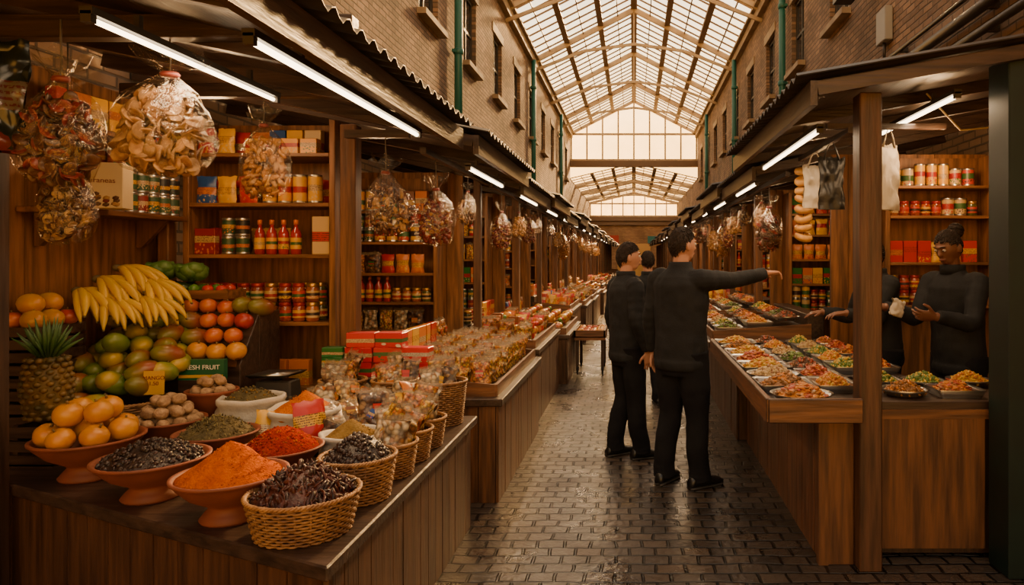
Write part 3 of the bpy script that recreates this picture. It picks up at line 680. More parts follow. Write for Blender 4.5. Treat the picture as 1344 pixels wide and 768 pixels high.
m_tur=MAT('turmeric_spice',(.52,.14,.001),1,c2=(.42,.095,.001),scale=26,bump=1,bscale=110,spec=.05); m_khk=MAT('khaki_spice',(.25,.155,.05),1,c2=(.18,.10,.03),scale=26,bump=1,bscale=90,spec=.05)
m_grs=MAT('green_herb',(.11,.08,.025),.9,c2=(.06,.045,.014),scale=30,bump=.9,bscale=60)
O('spice_powder',powder(.172,.135,m_osp,1),(-1.47,2.5,ZT+.155),label='cone of bright orange ground spice',cat='spice',kind='stuff')
O('spice_powder',bits(.15,.085,360,.006,[m_rsp,m_rsp,m_osp],2),(-1.50,2.91,ZT+.143),label='heap of coarse red chilli powder',cat='spice',kind='stuff')
O('dried_herbs',bits(.155,.08,320,.007,[m_grs,MAT('herb_light',(.19,.15,.05),.8),m_grs],3,'leaf'),(-1.91,3.14,ZT+.145),label='heap of dried green brown herbs',cat='herbs',kind='stuff')
m_rais=MAT('raisin_black',(.014,.009,.009),.4,c2=(.035,.018,.012),scale=40,bump=.5); m_rais2=MAT('raisin_brown',(.045,.016,.01),.4,c2=(.022,.01,.008),scale=40,bump=.5)
O('black_raisins',bits(.18,.07,420,.0105,[m_rais,m_rais2,m_rais],4),(-1.91,2.72,ZT+.15),label='heap of loose black raisins',cat='dried fruit',kind='stuff')
wal=B(); wal.blob((0,0,0),(.034,.029,.027),MAT('walnut_shell',(.42,.26,.13),.7,c2=(.28,.16,.08),scale=50,bump=.8,bscale=60,rnd=.15),None,3,.12,2)
wk=KIT('walnut',wal,'pale whole walnut in its shell','walnut')
def heap(kit,cx,cy,cz,rad,d,layers,group,rot=True,sc=(.94,1.04),flat=.8):
    for l in range(layers):
        rr=rad*(1-l/(layers+.3)); rings=int(rr/d)+1
        for q in range(min(rings,3)):
            r_=rr-q*d*1.02
            if r_<d*.3: pts=[(0,0)]
            else:
                n=max(3,int(2*pi*r_/d/1.04)); a0=R.uniform(0,6); pts=[(r_*math.cos(a0+2*pi*i/n),r_*math.sin(a0+2*pi*i/n)) for i in range(n)]
            for px,py in pts:
                k=R.choice(kit) if isinstance(kit,list) else kit
                place(k,(cx+px,cy+py,cz+l*d*flat+R.uniform(0,.08)*d),(R.uniform(-.5,.5),R.uniform(-.5,.5),R.uniform(0,6)) if rot else (0,0,0),R.uniform(*sc),group)
heap(wk,-2.27,3.34,ZT+.155,.12,.062,3,'walnuts in the bowl'); heap(wk,-2.24,3.64,ZT+.245,.075,.06,2,'nuts in the small bowl')
def fruit(c,c2,d,nm,label,cat,scale=6,rough=.38,stem=True,jit=.05,bump=.08,bs=60,fn=None,thr=(.35,.65),rnd=.12):
    m=MAT(nm+'_skin_%d'%len(MC),c,rough,c2=c2,scale=scale,rnd=rnd,bump=bump,bscale=bs,coat=.1,thr=thr)
    b=B(); b.blob((0,0,0),d,m,None,3,jit,len(MC),fn); pt=[]
    if stem:
        s_=B(); s_.lathe([(.006,d[2]*.86),(.004,d[2]*1.02),(.006,d[2]*1.12),(0,d[2]*1.13)],MAT('fruit_stem',(.16,.1,.04),.8),7); pt=[('stem',s_)]
    return KIT(nm,b,label,cat,pt)
def dimple(q,v):
    k=math.exp(-((v.x**2+v.y**2)/.06)); q.z-=k*.2*q.z; return q
K_or=fruit((.52,.19,.003),(.58,.25,.008),(.054,.054,.052),'orange','ripe round orange with dimpled skin','orange',fn=dimple)
K_app=[fruit((.34,.016,.008),(.48,.13,.02),(.05,.05,.045),'apple','red and yellow streaked round apple','apple',fn=dimple),fruit((.26,.01,.012),(.32,.025,.02),(.052,.052,.048),'apple','deep red shiny round apple','apple',fn=dimple)]
K_mg=fruit((.06,.13,.01),(.16,.2,.015),(.056,.084,.052),'mango','plump green mango with short stem','mango',thr=(.4,.7))
K_mh=fruit((.16,.2,.015),(.42,.28,.015),(.056,.084,.052),'mango','green and yellow ripening mango','mango',scale=4,thr=(.45,.65))
K_my=fruit((.52,.30,.008),(.44,.18,.01),(.055,.08,.051),'mango','yellow and orange ripe mango','mango')
K_mr=fruit((.24,.035,.012),(.16,.15,.012),(.056,.083,.052),'mango','red blushed mango with short stem','mango',scale=4)
K_li=fruit((.06,.17,.01),(.12,.22,.012),(.03,.034,.03),'lime','small round shiny green lime','lime')
K_to=fruit((.42,.012,.006),(.5,.035,.008),(.032,.032,.028),'tomato','small round ripe red tomato','tomato',fn=dimple)
K_av=fruit((.02,.045,.01),(.04,.07,.015),(.045,.06,.042),'avocado','dark green rough skinned avocado','avocado',bump=.5)
heap(K_or,-2.36,2.97,ZT+.195,.135,.106,2,'oranges in the terracotta bowl',flat=.82)
kb=basket(.2,.25,.2,110,16,.85)
place(kb,(-2.72,3.58,ZT),label='wide wicker basket piled with mangoes')
rb=EMPTY('display_riser',(-2.7,3.98,ZT),'sloping dark timber riser under the fruit bank','display riser')
b=B(); b.hexa([(-.38,-.08,0),(.46,-.08,0),(.46,.12,0),(-.38,.12,0),(-.38,-.08,.34),(.46,-.08,.34),(.46,.12,.62),(-.38,.12,.62)],W_DX)
b.box((.04,.24,.31),(.84,.24,.62),W_DX); O('body',b.mesh('body',.004),parent=rb)
b=B(); b.box((.04,-.085,.355),(.8,.015,.05),W_X); O('front_lip',b,parent=rb)
rows=[(3.41,.87,-2.88,-2.56,0),(3.51,.94,-2.92,-2.46,0),(3.62,.99,-2.94,-2.44,0),(3.74,1.03,-2.98,-2.44,0),(3.88,1.06,-3.02,-2.22,1),(3.96,1.14,-3.02,-2.22,1),(4.04,1.22,-3.02,-2.22,2),(4.12,1.30,-3.02,-2.22,2)]
for ri,(y,z,xa,xb,t) in enumerate(rows):
    x=xa+(ri%2)*.05
    while x<xb:
        if t==2: k=R.choice(K_app+[K_mr]) if x>-2.66 else R.choice([K_mr,K_mh,K_mg]); st=.104
        elif t==1: k=R.choice([K_mg,K_mh,K_mh,K_mr]) if x<-2.50 else (K_or if ri==4 else R.choice(K_app+[K_or])); st=.11
        else: k=R.choice([K_mg,K_mg,K_mh,K_mh,K_mr]); st=.114
        place(k,(x,y+R.uniform(-.01,.01),z+R.uniform(-.005,.012)),(R.uniform(-.5,.1),R.uniform(-.3,.3),R.uniform(-.9,.9)),1,'fruit piled on the sloping display'); x+=st
for x,y,z in ((-2.82,3.46,.96),(-2.67,3.49,.97),(-2.9,3.6,1.05),(-2.76,3.62,1.06),(-2.62,3.63,1.06),(-2.84,3.74,1.12),(-2.7,3.76,1.12),(-2.57,3.76,1.11),(-2.72,3.6,1.15),(-2.54,3.55,1.01),(-2.8,3.86,1.18),(-2.62,3.88,1.17),(-2.50,3.68,1.08)):
    place(R.choice([K_mg,K_mh,K_mh,K_mg,K_mr]),(x,y,z),(R.uniform(-.4,.4),R.uniform(-.4,.4),R.uniform(-1,1)),1,'fruit piled on the sloping display')
# pineapple
m_pine=MAT('pineapple_skin',(.17,.09,.015),.6,c2=(.06,.048,.012),scale=20); m_leaf=MAT('pineapple_leaf',(.03,.085,.022),.5,c2=(.06,.13,.03),scale=9)
b=B(); b.lathe([(.03,0),(.07,.02),(.086,.08),(.088,.15),(.08,.22),(.055,.275),(.02,.29)],m_pine,22)
for k in range(11):
    z=.025+k*.025; r_=.07 if k==0 else .088-abs(k-5)*.0035; n=12
    for j in range(n):
        a=2*pi*(j+.5*(k%2))/n; b.blob((r_*math.cos(a),r_*math.sin(a),z),(.017,.017,.014),m_pine,(0,0,a),1)
cr=B()
for k in range(36):
    a=k*2.4; t=k/36; L_=.08+.10*t; out=.10*(1-t)+.015
    pts=[(.02*math.cos(a),.02*math.sin(a),.28),((.02+out*.5)*math.cos(a),(.02+out*.5)*math.sin(a),.28+L_*.6),((.02+out)*math.cos(a),(.02+out)*math.sin(a),.28+L_*1.05)]
    cr.tube(pts,[.011,.010,.001],m_leaf,5,flat=.35)
pk=KIT('pineapple',b,'whole pineapple with spiky green crown','pineapple',[('crown',cr)])
def crate(x,y,z,w,d,h,label,rot=0,mat=None):
    mat=mat or W_LX; root=EMPTY('fruit_crate',(x,y,z),label,'crate',(0,0,rot)); nk=max(2,round(h/.06))
    b=B(); b.box((0,0,.008),(w,d,.016),mat); O('base',b,parent=root)
    for s_ in (-1,1):
        b=B()
        for k in range(nk): b.box((0,s_*(d/2-.006),h*(k+.5)/nk),(w,.012,h/nk*.75),mat)
        O('side_slats',b,parent=root)
        b=B()
        for k in range(nk): b.box((s_*(w/2-.006),0,h*(k+.5)/nk),(.012,d-.03,h/nk*.75),mat)
        O('end_slats',b,parent=root)
    for sx in (-1,1):
        for sy in (-1,1):
            b=B(); b.box((sx*(w/2-.022),sy*(d/2-.022),h/2),(.02,.02,h),mat); O('corner_post',b,parent=root)
    return root
crate(-2.72,3.18,ZT,.2,.18,.19,'small timber crate under a pineapple',mat=W_DX)
place(pk,(-2.72,3.18,ZT+.19),(0,0,.3),1.05)
crate(-2.985,3.45,ZT,.22,.3,.62,'tall slatted timber crate stand holding ripe mangoes',mat=W_DX)
for x in (-3.05,-2.94):
    for y in (3.36,3.46,3.56): place(R.choice([K_my,K_my,K_mh,K_app[0]]),(x,y,ZT+.64),(0,0,R.uniform(0,6)),1.0,'ripe fruit on the crate stand')
for x,y in ((-2.99,3.40),(-2.99,3.51)): place(K_my,(x,y,ZT+.72),(0,0,1),1.0,'ripe fruit on the crate stand')
m_ban=MAT('banana_skin',(.60,.33,.008),.45,c2=(.52,.36,.018),scale=6,rnd=.1); m_bt=MAT('banana_tip',(.1,.07,.03),.7)
b=B(); pts=[];rs=[]
for i in range(13):
    t=i/12; a=-.25+1.5*t; pts.append((.17*math.sin(a)+.17*math.sin(.25),0,-.13*(1-math.cos(a))+.13*(1-math.cos(.25)))); rs.append([.006,.008,.012,.0155,.017,.0175,.0175,.0175,.017,.0155,.012,.007,.004][i])
b.tube(pts,rs,m_ban,6); b.blob(pts[-1],(.006,.006,.006),m_bt,None,1); ban=b.mesh('banana')
def bunch(x,y,z,rz,n=6,sc=1.1,tilt=0):
    b=B(); b.blob((0,0,0),(.018,.022,.016),m_bt,None,2); r=O('banana_bunch',b,(x,y,z),(tilt,.12,rz),sc,label='bunch of ripe yellow bananas',cat='bananas',group='banana bunches')
    for i in range(n): O('banana',ban,(0,0,0),(R.uniform(-.15,.15),.05-.12*(i%2),(-.5+i/(n-1))*.85),parent=r)
bunch(-3.02,3.72,1.42,-.45,6,1.35); bunch(-3.0,3.84,1.48,-.35,6,1.45); bunch(-2.98,3.96,1.54,-.2,6,1.4); bunch(-2.84,3.96,1.46,-.3,6,1.35); bunch(-2.90,3.76,1.37,-.5,6,1.3); bunch(-2.78,3.86,1.37,-.35,6,1.25)
crate(-2.74,4.25,ZT+.62,.56,.2,.14,'shallow timber crate of greens and tomatoes')
for i in range(2):
    for j in range(6):
        k=K_av if j<3 else R.choice([K_li,K_to]); place(k,(-2.95+j*.085,4.2+i*.09,ZT+.76 if j<3 else ZT+.755),(0,0,R.uniform(0,6)),1,'avocados and tomatoes in the crate')
cab=B(); mcab=MAT('cabbage_leaf',(.04,.11,.015),.5,c2=(.10,.19,.035),scale=14,bump=.5)
cab.blob((0,0,0),(.07,.07,.06),mcab,None,3,.15,3)
for k in range(9):
    a=k*.7; cab.blob((.05*math.cos(a),.05*math.sin(a),-.01+.01*(k%3)),(.04,.055,.05),mcab,(.3*math.sin(a),.5,a),2,.3,k)
ck=KIT('cabbage',cab,'leafy green round cabbage head','cabbage')
place(ck,(-2.92,4.24,ZT+.87),group='greens in the upper crate'); place(ck,(-2.74,4.25,ZT+.86),group='greens in the upper crate')
b=B(); b.box((0,0,.055),(.24,.04,.11),MAT('green_carton',(.006,.09,.03),.5)); b.box((0,-.0205,.02),(.23,.002,.016),MAT('yellow_stripe',(.6,.34,.01),.5))
o=O('fruit_carton',b,(-2.37,3.77,ZT+.28),(0,0,.1),label='green fruit carton with white lettering',cat='carton'); TEXT('FRESH FRUIT',.035,(0,-.023,.068),(pi/2,0,0),m_inkw,o)
b=B(); b.box((0,0,.14),(.22,.08,.28),W_DX); O('timber_block',b,(-2.37,3.77,ZT),label='dark timber block raising the carton',cat='block')
b=B(); b.box((0,0,.31),(.1,.003,.12),MAT('yellow_card',(.60,.33,.02),.6)); o=O('price_tag',b,(-2.45,3.49,ZT),(-.04,0,.1),label='yellow card price tag on a thin stick',cat='price tag')
TEXT('MANGO\n1.50',.028,(0,-.003,.32),(pi/2,0,0),m_ink,o)
b=B(); b.tube([(0,0.004,0),(0,0.004,.27)],.004,W_L,6); O('stick',b,parent=o)
# ---- sacks
def sack(x,y,r,h,seed):
    b=B(); pr=[(0,0),(r*.8,0),(r*.98,.03),(r*1.03,h*.4),(r*.98,h*.7),(r*.95,h*.82),(r*1.04,h*.9),(r*1.05,h*.99),(r*.98,h*1.02),(r*.9,h*.95),(r*.85,h*.7)]
    b.lathe(pr,CLOTHW,44,jit=.018,seed=seed,wav=(9,.02)); return O('spice_sack',b,(x,y,ZT),label='white cloth sack with rolled rim full of spice',cat='sack',group='white spice sacks')
sack(-1.99,3.56,.155,.23,1); sack(-1.65,3.44,.172,.20,2); sack(-1.29,3.14,.135,.15,3)
O('spice_powder',bits(.14,.075,200,.007,[m_grs,m_khk,m_grs],8),(-1.99,3.56,ZT+.2),label='heap of dark green ground herb in the sack',cat='spice',kind='stuff')
O('spice_powder',powder(.156,.115,m_tur,9),(-1.65,3.44,ZT+.175),label='cone of bright turmeric orange spice',cat='spice',kind='stuff')
O('spice_powder',powder(.12,.085,m_khk,10),(-1.29,3.14,ZT+.13),label='cone of khaki ground cumin',cat='spice',kind='stuff')
kb1=basket(.15,.18,.135,100,13); kb2=basket(.115,.14,.165,88,15); kb3=basket(.085,.105,.14,72,13); kb6=basket(.1,.125,.24,76,20)
place(kb1,(-1.145,2.38,ZT)); place(kb2,(-1.09,2.71,ZT))
for yy in (3.0,3.23,3.46): place(kb3,(-1.06,yy,ZT),group='small wicker baskets')
for xx,yy in ((-1.09,3.93),(-1.38,3.96),(-1.68,3.96)): place(kb6,(xx,yy,ZT),group='tall wicker baskets')
m_date=MAT('dried_chilli_dark',(.085,.016,.008),.5,c2=(.04,.01,.006),scale=30,bump=.5); m_date2=MAT('dried_plum',(.03,.012,.008),.45)
O('dried_fruit',bits(.163,.10,330,.015,[m_date,m_date2,m_date],21,'leaf'),(-1.145,2.38,ZT+.122),label='heap of dark red dried peppers in the basket',cat='dried fruit',kind='stuff')
O('dried_fruit',bits(.128,.095,340,.011,[m_rais,m_date2],22),(-1.09,2.71,ZT+.15),label='heap of black dried berries in the basket',cat='dried fruit',kind='stuff')
def lay(kits,x,y,z,group,tilt=.9,sc=1,rz=None,label=None,j=.2):
    place(R.choice(kits),(x,y,z),(-tilt+R.uniform(-j,j),R.uniform(-j,j),(R.uniform(-3*j,3*j) if rz is None else rz)),sc,group,label)
for yy in (3.0,3.23,3.46):
    for k in range(4): lay(K['cbag'],-1.06+R.uniform(-.05,.05),yy-.04+.03*k,ZT+.08+.02*k,'snack bags in small baskets',.35,.95,j=.3)
for (x,y) in ((-1.09,3.93),(-1.38,3.96),(-1.68,3.96)):
    for k in range(5): lay(K['cbag'],x+R.uniform(-.06,.06),y-.05+.03*k,ZT+.12+.02*k,'snack bags in tall baskets',.15,1)
for i in range(6):
    for j in range(7):
        x=-1.2-.11*i+R.uniform(-.02,.02); y=3.26+.10*j+R.uniform(-.02,.02)
        if (x+1.29)**2+(y-3.14)**2<.17**2 or (x+1.65)**2+(y-3.44)**2<.2**2 or (x<-1.25 and y>3.82): continue
        lay(K['cbag'] if (i*j)%6 else K['mixpouch'],x,y,ZT+.03+.08*(j/7)+R.uniform(0,.04),'snack bags heaped on the counter',R.uniform(.5,1.1),R.uniform(1.0,1.2),j=.35)
kd=[]
m_dt=PIECES('date_bag_fill',[(.05,.016,.008),(.12,.045,.018),(.08,.024,.01),(.03,.01,.006)],34)
for i in range(3): kd.append(KIT('date_bag',pillow(.2,.16,.14,m_dt,90+i,FTOP,nx=12,nz=12,wr=.03),'clear bag of glossy dark dates','date bag'))
for x,y in ((-1.86,3.86),(-1.80,3.72),(-1.60,3.70),(-1.44,3.64),(-1.38,3.44),(-1.47,3.3),(-1.28,3.36)): lay(kd,x,y,ZT+.01,'date bags on the counter',.25,1.0)
b=B(); b.box((0,0,.045),(.17,.1,.09),P_TEA); kt=KIT('tea_carton',b.mesh('tea_carton',.003),'red and white printed tea carton','carton')
b=B(); b.box((0,0,.03),(.13,.08,.06),PRINT('print_green_carton',[grn,(.012,.17,.05)],[crm,yel],blob=4)); kg=KIT('green_carton',b.mesh('green_carton',.003),'small green printed tea carton','carton')
b=B(); b.box((0,0,ZT/2+.11),(.62,.2,ZT+.22),W_DX); O('timber_plinth',b.mesh('timber_plinth',.004),(-1.58,4.24,0),label='dark timber plinth behind the counter goods',cat='plinth')
for x,n_ in ((-1.68,3),(-1.5,3),(-1.33,2)):
    for i in range(n_): place(kt,(x+R.uniform(-.01,.01),4.23,ZT+.22+.09*i),(0,0,R.uniform(-.08,.08)),1,'stack of tea cartons')
for i in range(3): place(kg,(-1.84,4.22,ZT+.22+.06*i),(0,0,R.uniform(-.1,.1)),1,'stack of green cartons')
root=EMPTY('weighing_scale',(-2.07,3.98,ZT),'steel market weighing scale with flat pan','scale')
m_scl=MAT('scale_grey',(.10,.085,.07),.4,.5)
b=B(); b.hexa([(-.12,-.08,0),(.12,-.08,0),(.12,.08,0),(-.12,.08,0),(-.1,-.05,.24),(.1,-.05,.24),(.1,.07,.24),(-.1,.07,.24)],m_scl); O('body',b.mesh('body',.008),parent=root)
b=B(); b.lathe([(0,.26),(.02,.24),(.03,.26),(.12,.265),(.14,.28),(.145,.282)],STEEL,4,sx=1.2); O('pan',b,parent=root,rot=(0,0,pi/4))
b=B(); b.box((0,-.072,.13),(.16,.012,.06),MAT('display_glass',(.1,.13,.08),.2),rot=(-.12,0,0)); O('display',b,parent=root)
# ---------------------------------------------------------------- generic stalls
F=lambda n,c,c2: MAT(n,c,.4,c2=c2,scale=30,bump=.4,coat=.2)
f_or=F('food_orange',(.5,.14,.006),(.56,.22,.015)); f_rd=F('food_red',(.3,.025,.008),(.4,.07,.01)); f_gr=F('food_green',(.06,.13,.01),(.15,.2,.02)); f_br=F('food_brown',(.18,.065,.012),(.3,.13,.025)); f_ye=F('food_yellow',(.55,.3,.015),(.6,.38,.035)); f_dk=F('food_dark',(.06,.022,.01),(.12,.05,.015)); f_cr=F('food_cream',(.45,.28,.10),(.5,.35,.16))
combos=[([f_or,f_rd,f_or,f_br],'heap of orange fried prawns and peppers'),([f_br,f_br,f_or],'heap of roast meat pieces'),([f_gr,f_gr,f_ye],'green and yellow leafy salad'),([f_rd,f_rd,f_or],'heap of red curried meat'),([f_ye,f_ye,f_or],'heap of golden fritters'),([f_cr,f_br,f_cr],'heap of browned spiced dumplings'),([f_gr,f_gr,f_dk],'heap of cooked green vegetables'),([f_or,f_ye,f_or],'heap of orange saffron rice and chicken'),([f_dk,f_br,f_rd],'heap of dark braised meat')]
PLB=B(); PLB.lathe([(0,.004),(.75,.004),(.92,.03),(1,.036),(1,.041),(.91,.036),(.74,.012),(0,.012)],STEEL,32)
PLm=PLB.mesh('serving_platter')
tb=B()
def rr_(w,d,r,z,n=5):
    out=[]
    for cx,cy,a0 in ((w-r,d-r,0),(-w+r,d-r,pi/2),(-w+r,-d+r,pi),(w-r,-d+r,3*pi/2)):
        for i in range(n+1): a=a0+pi/2*i/n; out.append((cx+r*math.cos(a),cy+r*math.sin(a),z))
    return out
rgs=[rr_(.86,.86,.15,0),rr_(.88,.88,.15,.035),rr_(1,1,.18,.045),rr_(1,1,.18,.04),rr_(.9,.9,.15,.012)]
vs=[p for r_ in rgs for p in r_]; n_=len(rgs[0]); fs=[]
for i in range(len(rgs)-1):
    for j in range(n_): fs.append((i*n_+j,i*n_+(j+1)%n_,(i+1)*n_+(j+1)%n_,(i+1)*n_+j))
fs.append(list(range(n_))[::-1]); fs.append([4*n_+j for j in range(n_)]); tb.add(vs,fs,STEEL,True); TRm=tb.mesh('serving_tray')
FHM=[]
for i,(m,l) in enumerate(combos*2):
    FHM.append((bits(1,.5,230,.115,m,50+i,['flat','mix','blob'][i%3]).mesh('food_heap'),l))
def platter(x,y,z,rx,ry,k=None,h=.12):
    k=R.randrange(len(FHM)) if k is None else k; rz=R.uniform(-.1,.1)
    if R.random()<.4: O('serving_tray',TRm,(x,y,z),(0,0,rz*.3),(rx,ry,1),label='rectangular stainless steel serving tray',cat='tray',group='steel trays of food')
    else: O('serving_platter',PLm,(x,y,z),(0,0,rz),(rx,ry,1),label='oval stainless steel serving platter',cat='platter',group='steel platters of food')
    O('food_heap',FHM[k][0],(x,y,z+.016),(0,0,rz+R.choice((0,pi))),(rx*.82,ry*.82,h),label=FHM[k][1],cat='food',kind='stuff',group='food heaps on platters')
K_sm=[K_or,K_to,K_li,K_app[0],K_my]
def goods_counter(sd,x0,x1,y0,y1,z,mode,dens=1.0,group=''):
    nx=int((x1-x0)/.138*dens); ny=int((y1-y0)/(.098/dens))
    if mode=='platters':
        nn=int((y1-y0)/.30)
        for j in range(nn):
            for i_ in range(3): platter(sd*(x0+.11+.27*i_),y0+.15+j*(y1-y0)/nn,z+.02+.05*i_,.13,.145)
        return
    for i in range(nx):
        for j in range(ny):
            x=x0+(i+.5)*(x1-x0)/nx; y=y0+(j+.5)*(y1-y0)/ny; zz=z+.1*(i/nx)
            m=mode if mode!='mix' else ['snack','box','fruit','pouch','snack'][int(j/ny*5)%5]
            if m=='snack': lay(K['ybag'],sd*x,y,zz,group,.3,R.uniform(.97,1.1),j=.09)
            elif m=='pouch': lay(K['mixpouch']+K['pouch'],sd*x,y,zz,group,.35,1,j=.12)
            elif m=='box': place(R.choice([K['rbox'],K['box'],K['ybox']]),(sd*x,y,zz),(0,0,R.uniform(-.2,.2)),1,group)
            else:
                place(R.choice(K_sm),(sd*x,y,zz+.045),(0,0,R.uniform(0,6)),1,group)
                if (i+j)%2: place(R.choice(K_sm),(sd*x+.04,y+.03,zz+.125),(0,0,R.uniform(0,6)),1,group)
def ramp_tray(sd,x0,x1,y0,y1,z,rise):
    cx=sd*(x0+x1)/2; cy=(y0+y1)/2; b=B(); w=(x1-x0)/2; l=(y1-y0)/2
    b.hexa([(-sd*w,-l,0),(sd*w,-l,0),(sd*w,l,0),(-sd*w,l,0),(-sd*w,-l,.015),(sd*w,-l,rise),(sd*w,l,rise),(-sd*w,l,.015)],W_DX)
    o=O('display_tray',b,(cx,cy,z),label='timber display tray with raised lip on the counter',cat='display tray')
    b=B(); b.box((-sd*(w+.008),0,.04),(.02,2*l+.04,.08),W_Y)
    for s_ in (-1,1): b.hexa([(-sd*w,s_*(l+.015)-.008,-.0),(sd*w,s_*(l+.015)-.008,0),(sd*w,s_*(l+.015)+.008,0),(-sd*w,s_*(l+.015)+.008,0),(-sd*w,s_*(l+.015)-.008,.08),(sd*w,s_*(l+.015)-.008,rise+.04),(sd*w,s_*(l+.015)+.008,rise+.04),(-sd*w,s_*(l+.015)+.008,.08)],W_X)
    O('lip',b,parent=o)
modesL=['snack','mix','fruit','pouch','mix','snack','fruit','mix']; modesR=['','platters','platters','mix','fruit','snack','mix','pouch']
def stall(sd,i,d0,d1):
    far=d0>12; rs0=(sd>0 and i==0)
    h=([.68,.72,.62,.76,.7][i%5]) if sd<0 else .86
    xa=([.9,.95,.86,1.0,.92][i%5]) if sd<0 else ([.68,.70,.76,.86,.8][i%5])
    if not rs0:
        counter('stall_counter',xa,1.70,d0+(.12 if sd<0 else .02),d1-(.12 if sd<0 else .02),h,sd,'timber stall counter with vertical plank front',face=[W_V,W_M,W_M][i%3],over=.0 if sd<0 else .22)
        ramp_tray(sd,xa+.02,1.6,d0+.2,d1-.2,h,.1)
        canopy(sd,.98+(.05 if i%2 else 0),(2.36 if sd<0 else 2.44)-[0,.06,.02,.09][i%4],3.18,2.78 if sd<0 else 2.83,d0-.01,d1-.04,'dark corrugated stall canopy on timber rafters')
    if not rs0: post(sd*1.47,d1,2.33,.09 if i%2 else .07,W_V if i%2 else W_M)
    if i<12 and not rs0: tubelamp(sd*1.14,d0+.35,d1-(.5 if i<3 else 1.0),2.22 if sd<0 else 2.29,12 if i<8 else 24,light=i<10)
    if i<12 and not rs0:
        boardwall('board_partition',sd*2.36,d1+.02,1.5,2.4,'x','warm timber partition between stalls')
        lvl=[[.95,1.2,1.46,1.74,2.02],[.98,1.3,1.58,1.86,2.1],[.92,1.16,1.44,1.7,2.0]][i%3]
        xs=sorted((sd*1.76,sd*3.04)); shelfunit(xs[0],xs[1],d1-.3,d1-.02,lvl,.0,2.34,'timber shelf unit stocked with packets and jars')
        xr=xs if i<3 else ((xs[0],xs[0]+1.0) if sd>0 else (xs[1]-1.0,xs[1]))
        if i<9:
            for li,z in enumerate(lvl):
                kk=[['pouch','mixpouch','cbag'],['can','jar','wcan'],['bottle','jar','cbag'],['ycan','box','rbox'],['cbag','pouch','mixpouch']][(li*2+i)%5]
                shelf_row(xr[0]+.05,xr[1]-.05,d1-.23,z,kk,'goods on the stall shelves',stack=2 if kk[0]=='can' and li<4 else 1)
    dens=1.0 if i<4 else (.8 if i<7 else .6)
    if not rs0 and i<13:
        goods_counter(sd,xa+.07,1.55,d0+.25,d1-.25,h+.035,(modesL if sd<0 else modesR)[i%8] or 'mix',dens,'goods on the stall counter')
        if i<8:
            b=B(); b.box((0,0,.11),(.16,d1-d0-.6,.22),W_DY); O('display_step',b.mesh('display_step',.004),(sd*1.67,(d0+d1)/2,h),label='low timber display step at the rear of the counter',cat='display step')
            if not(sd>0 and i<3): shelf_row(d0+.35,d1-.4,sd*1.66,h+.22,['mixpouch','box','jar','cbag','rbox'],'goods on the display step',axis='y',rot=pi/2)
    if i<10 and not rs0:
        zr=2.29 if sd<0 else 2.34
        b=B(); b.box((0,0,0),(.04,d1-d0-.14,.04),W_DY); O('hanging_rail',b,(sd*1.36,(d0+d1)/2,zr),label='timber rail for hanging goods under the canopy',cat='rail')
        y=d0+R.uniform(.2,.9)
        while y<d1-.25:
            s_=R.choice([.65,.8,1.0,1.2])
            place(HB[R.choice([1,2,3,4,5,6,8])],(sd*1.36,y,zr-.11*s_),(0,0,R.uniform(-2,2)),s_,'bags hanging over the stall')
            y+=R.uniform(.4,1.5)
    if i<13 and not rs0: bulb(sd*2.0,(d0+d1)/2,2.1,10 if i<5 else 28)
YL=[4.35+2.1*i for i in range(22)]
for i in range(19): stall(-1,i,YL[i],YL[i+1])
YR=[3.6]+[6.0+2.1*i for i in range(21)]
for i in range(19): stall(1,i,YR[i],YR[i+1])
post(-1.80,4.36,2.44,.1,W_V,'square timber post beside the grocery shelves'); post(-3.0,4.4,2.55,.07,W_V)
place(HB[3],(-1.55,4.28,2.22),(0,0,.5),1.15,'bags hanging over the stall')
b=B(); b.box((0,0,0),(.4,.04,.05),W_DX); O('hanging_rail',b,(-1.6,4.28,2.37),label='short timber rail between posts',cat='rail')
bulb(-2.4,3.9,2.35,11); bulb(-2.1,3.0,2.25,3.5)
hc_=EMPTY('hand_cart',(-.60,9.7,0),'small timber hand cart loaded with fruit trays','hand cart')
b=B(); b.box((0,0,.5),(.42,.8,.05),W_X)
for s_ in (-1,1): b.box((s_*.2,0,.56),(.02,.8,.1),W_Y); b.box((0,s_*.39,.56),(.42,.02,.1),W_X)
O('tray',b,parent=hc_)
for sx in (-1,1):
    for sy in (-1,1):
        b=B(); b.box((sx*.17,sy*.34,.27),(.04,.04,.42),W_D); O('leg',b,parent=hc_)
        b=B(); b.tube([(sx*.17,sy*.34+.05*math.cos(a*pi/6),.06+.05*math.sin(a*pi/6)) for a in range(12)],.012,BLACKM,6,closed=True); b.box((sx*.17,sy*.34,.06),(.012,.09,.012),BLACKM); O('wheel',b,parent=hc_)
for i in range(4):
    for j in range(8): place(R.choice(K_sm),(-.735+i*.09,9.37+j*.095,.575),(0,0,R.uniform(0,6)),1,'fruit on the hand cart')
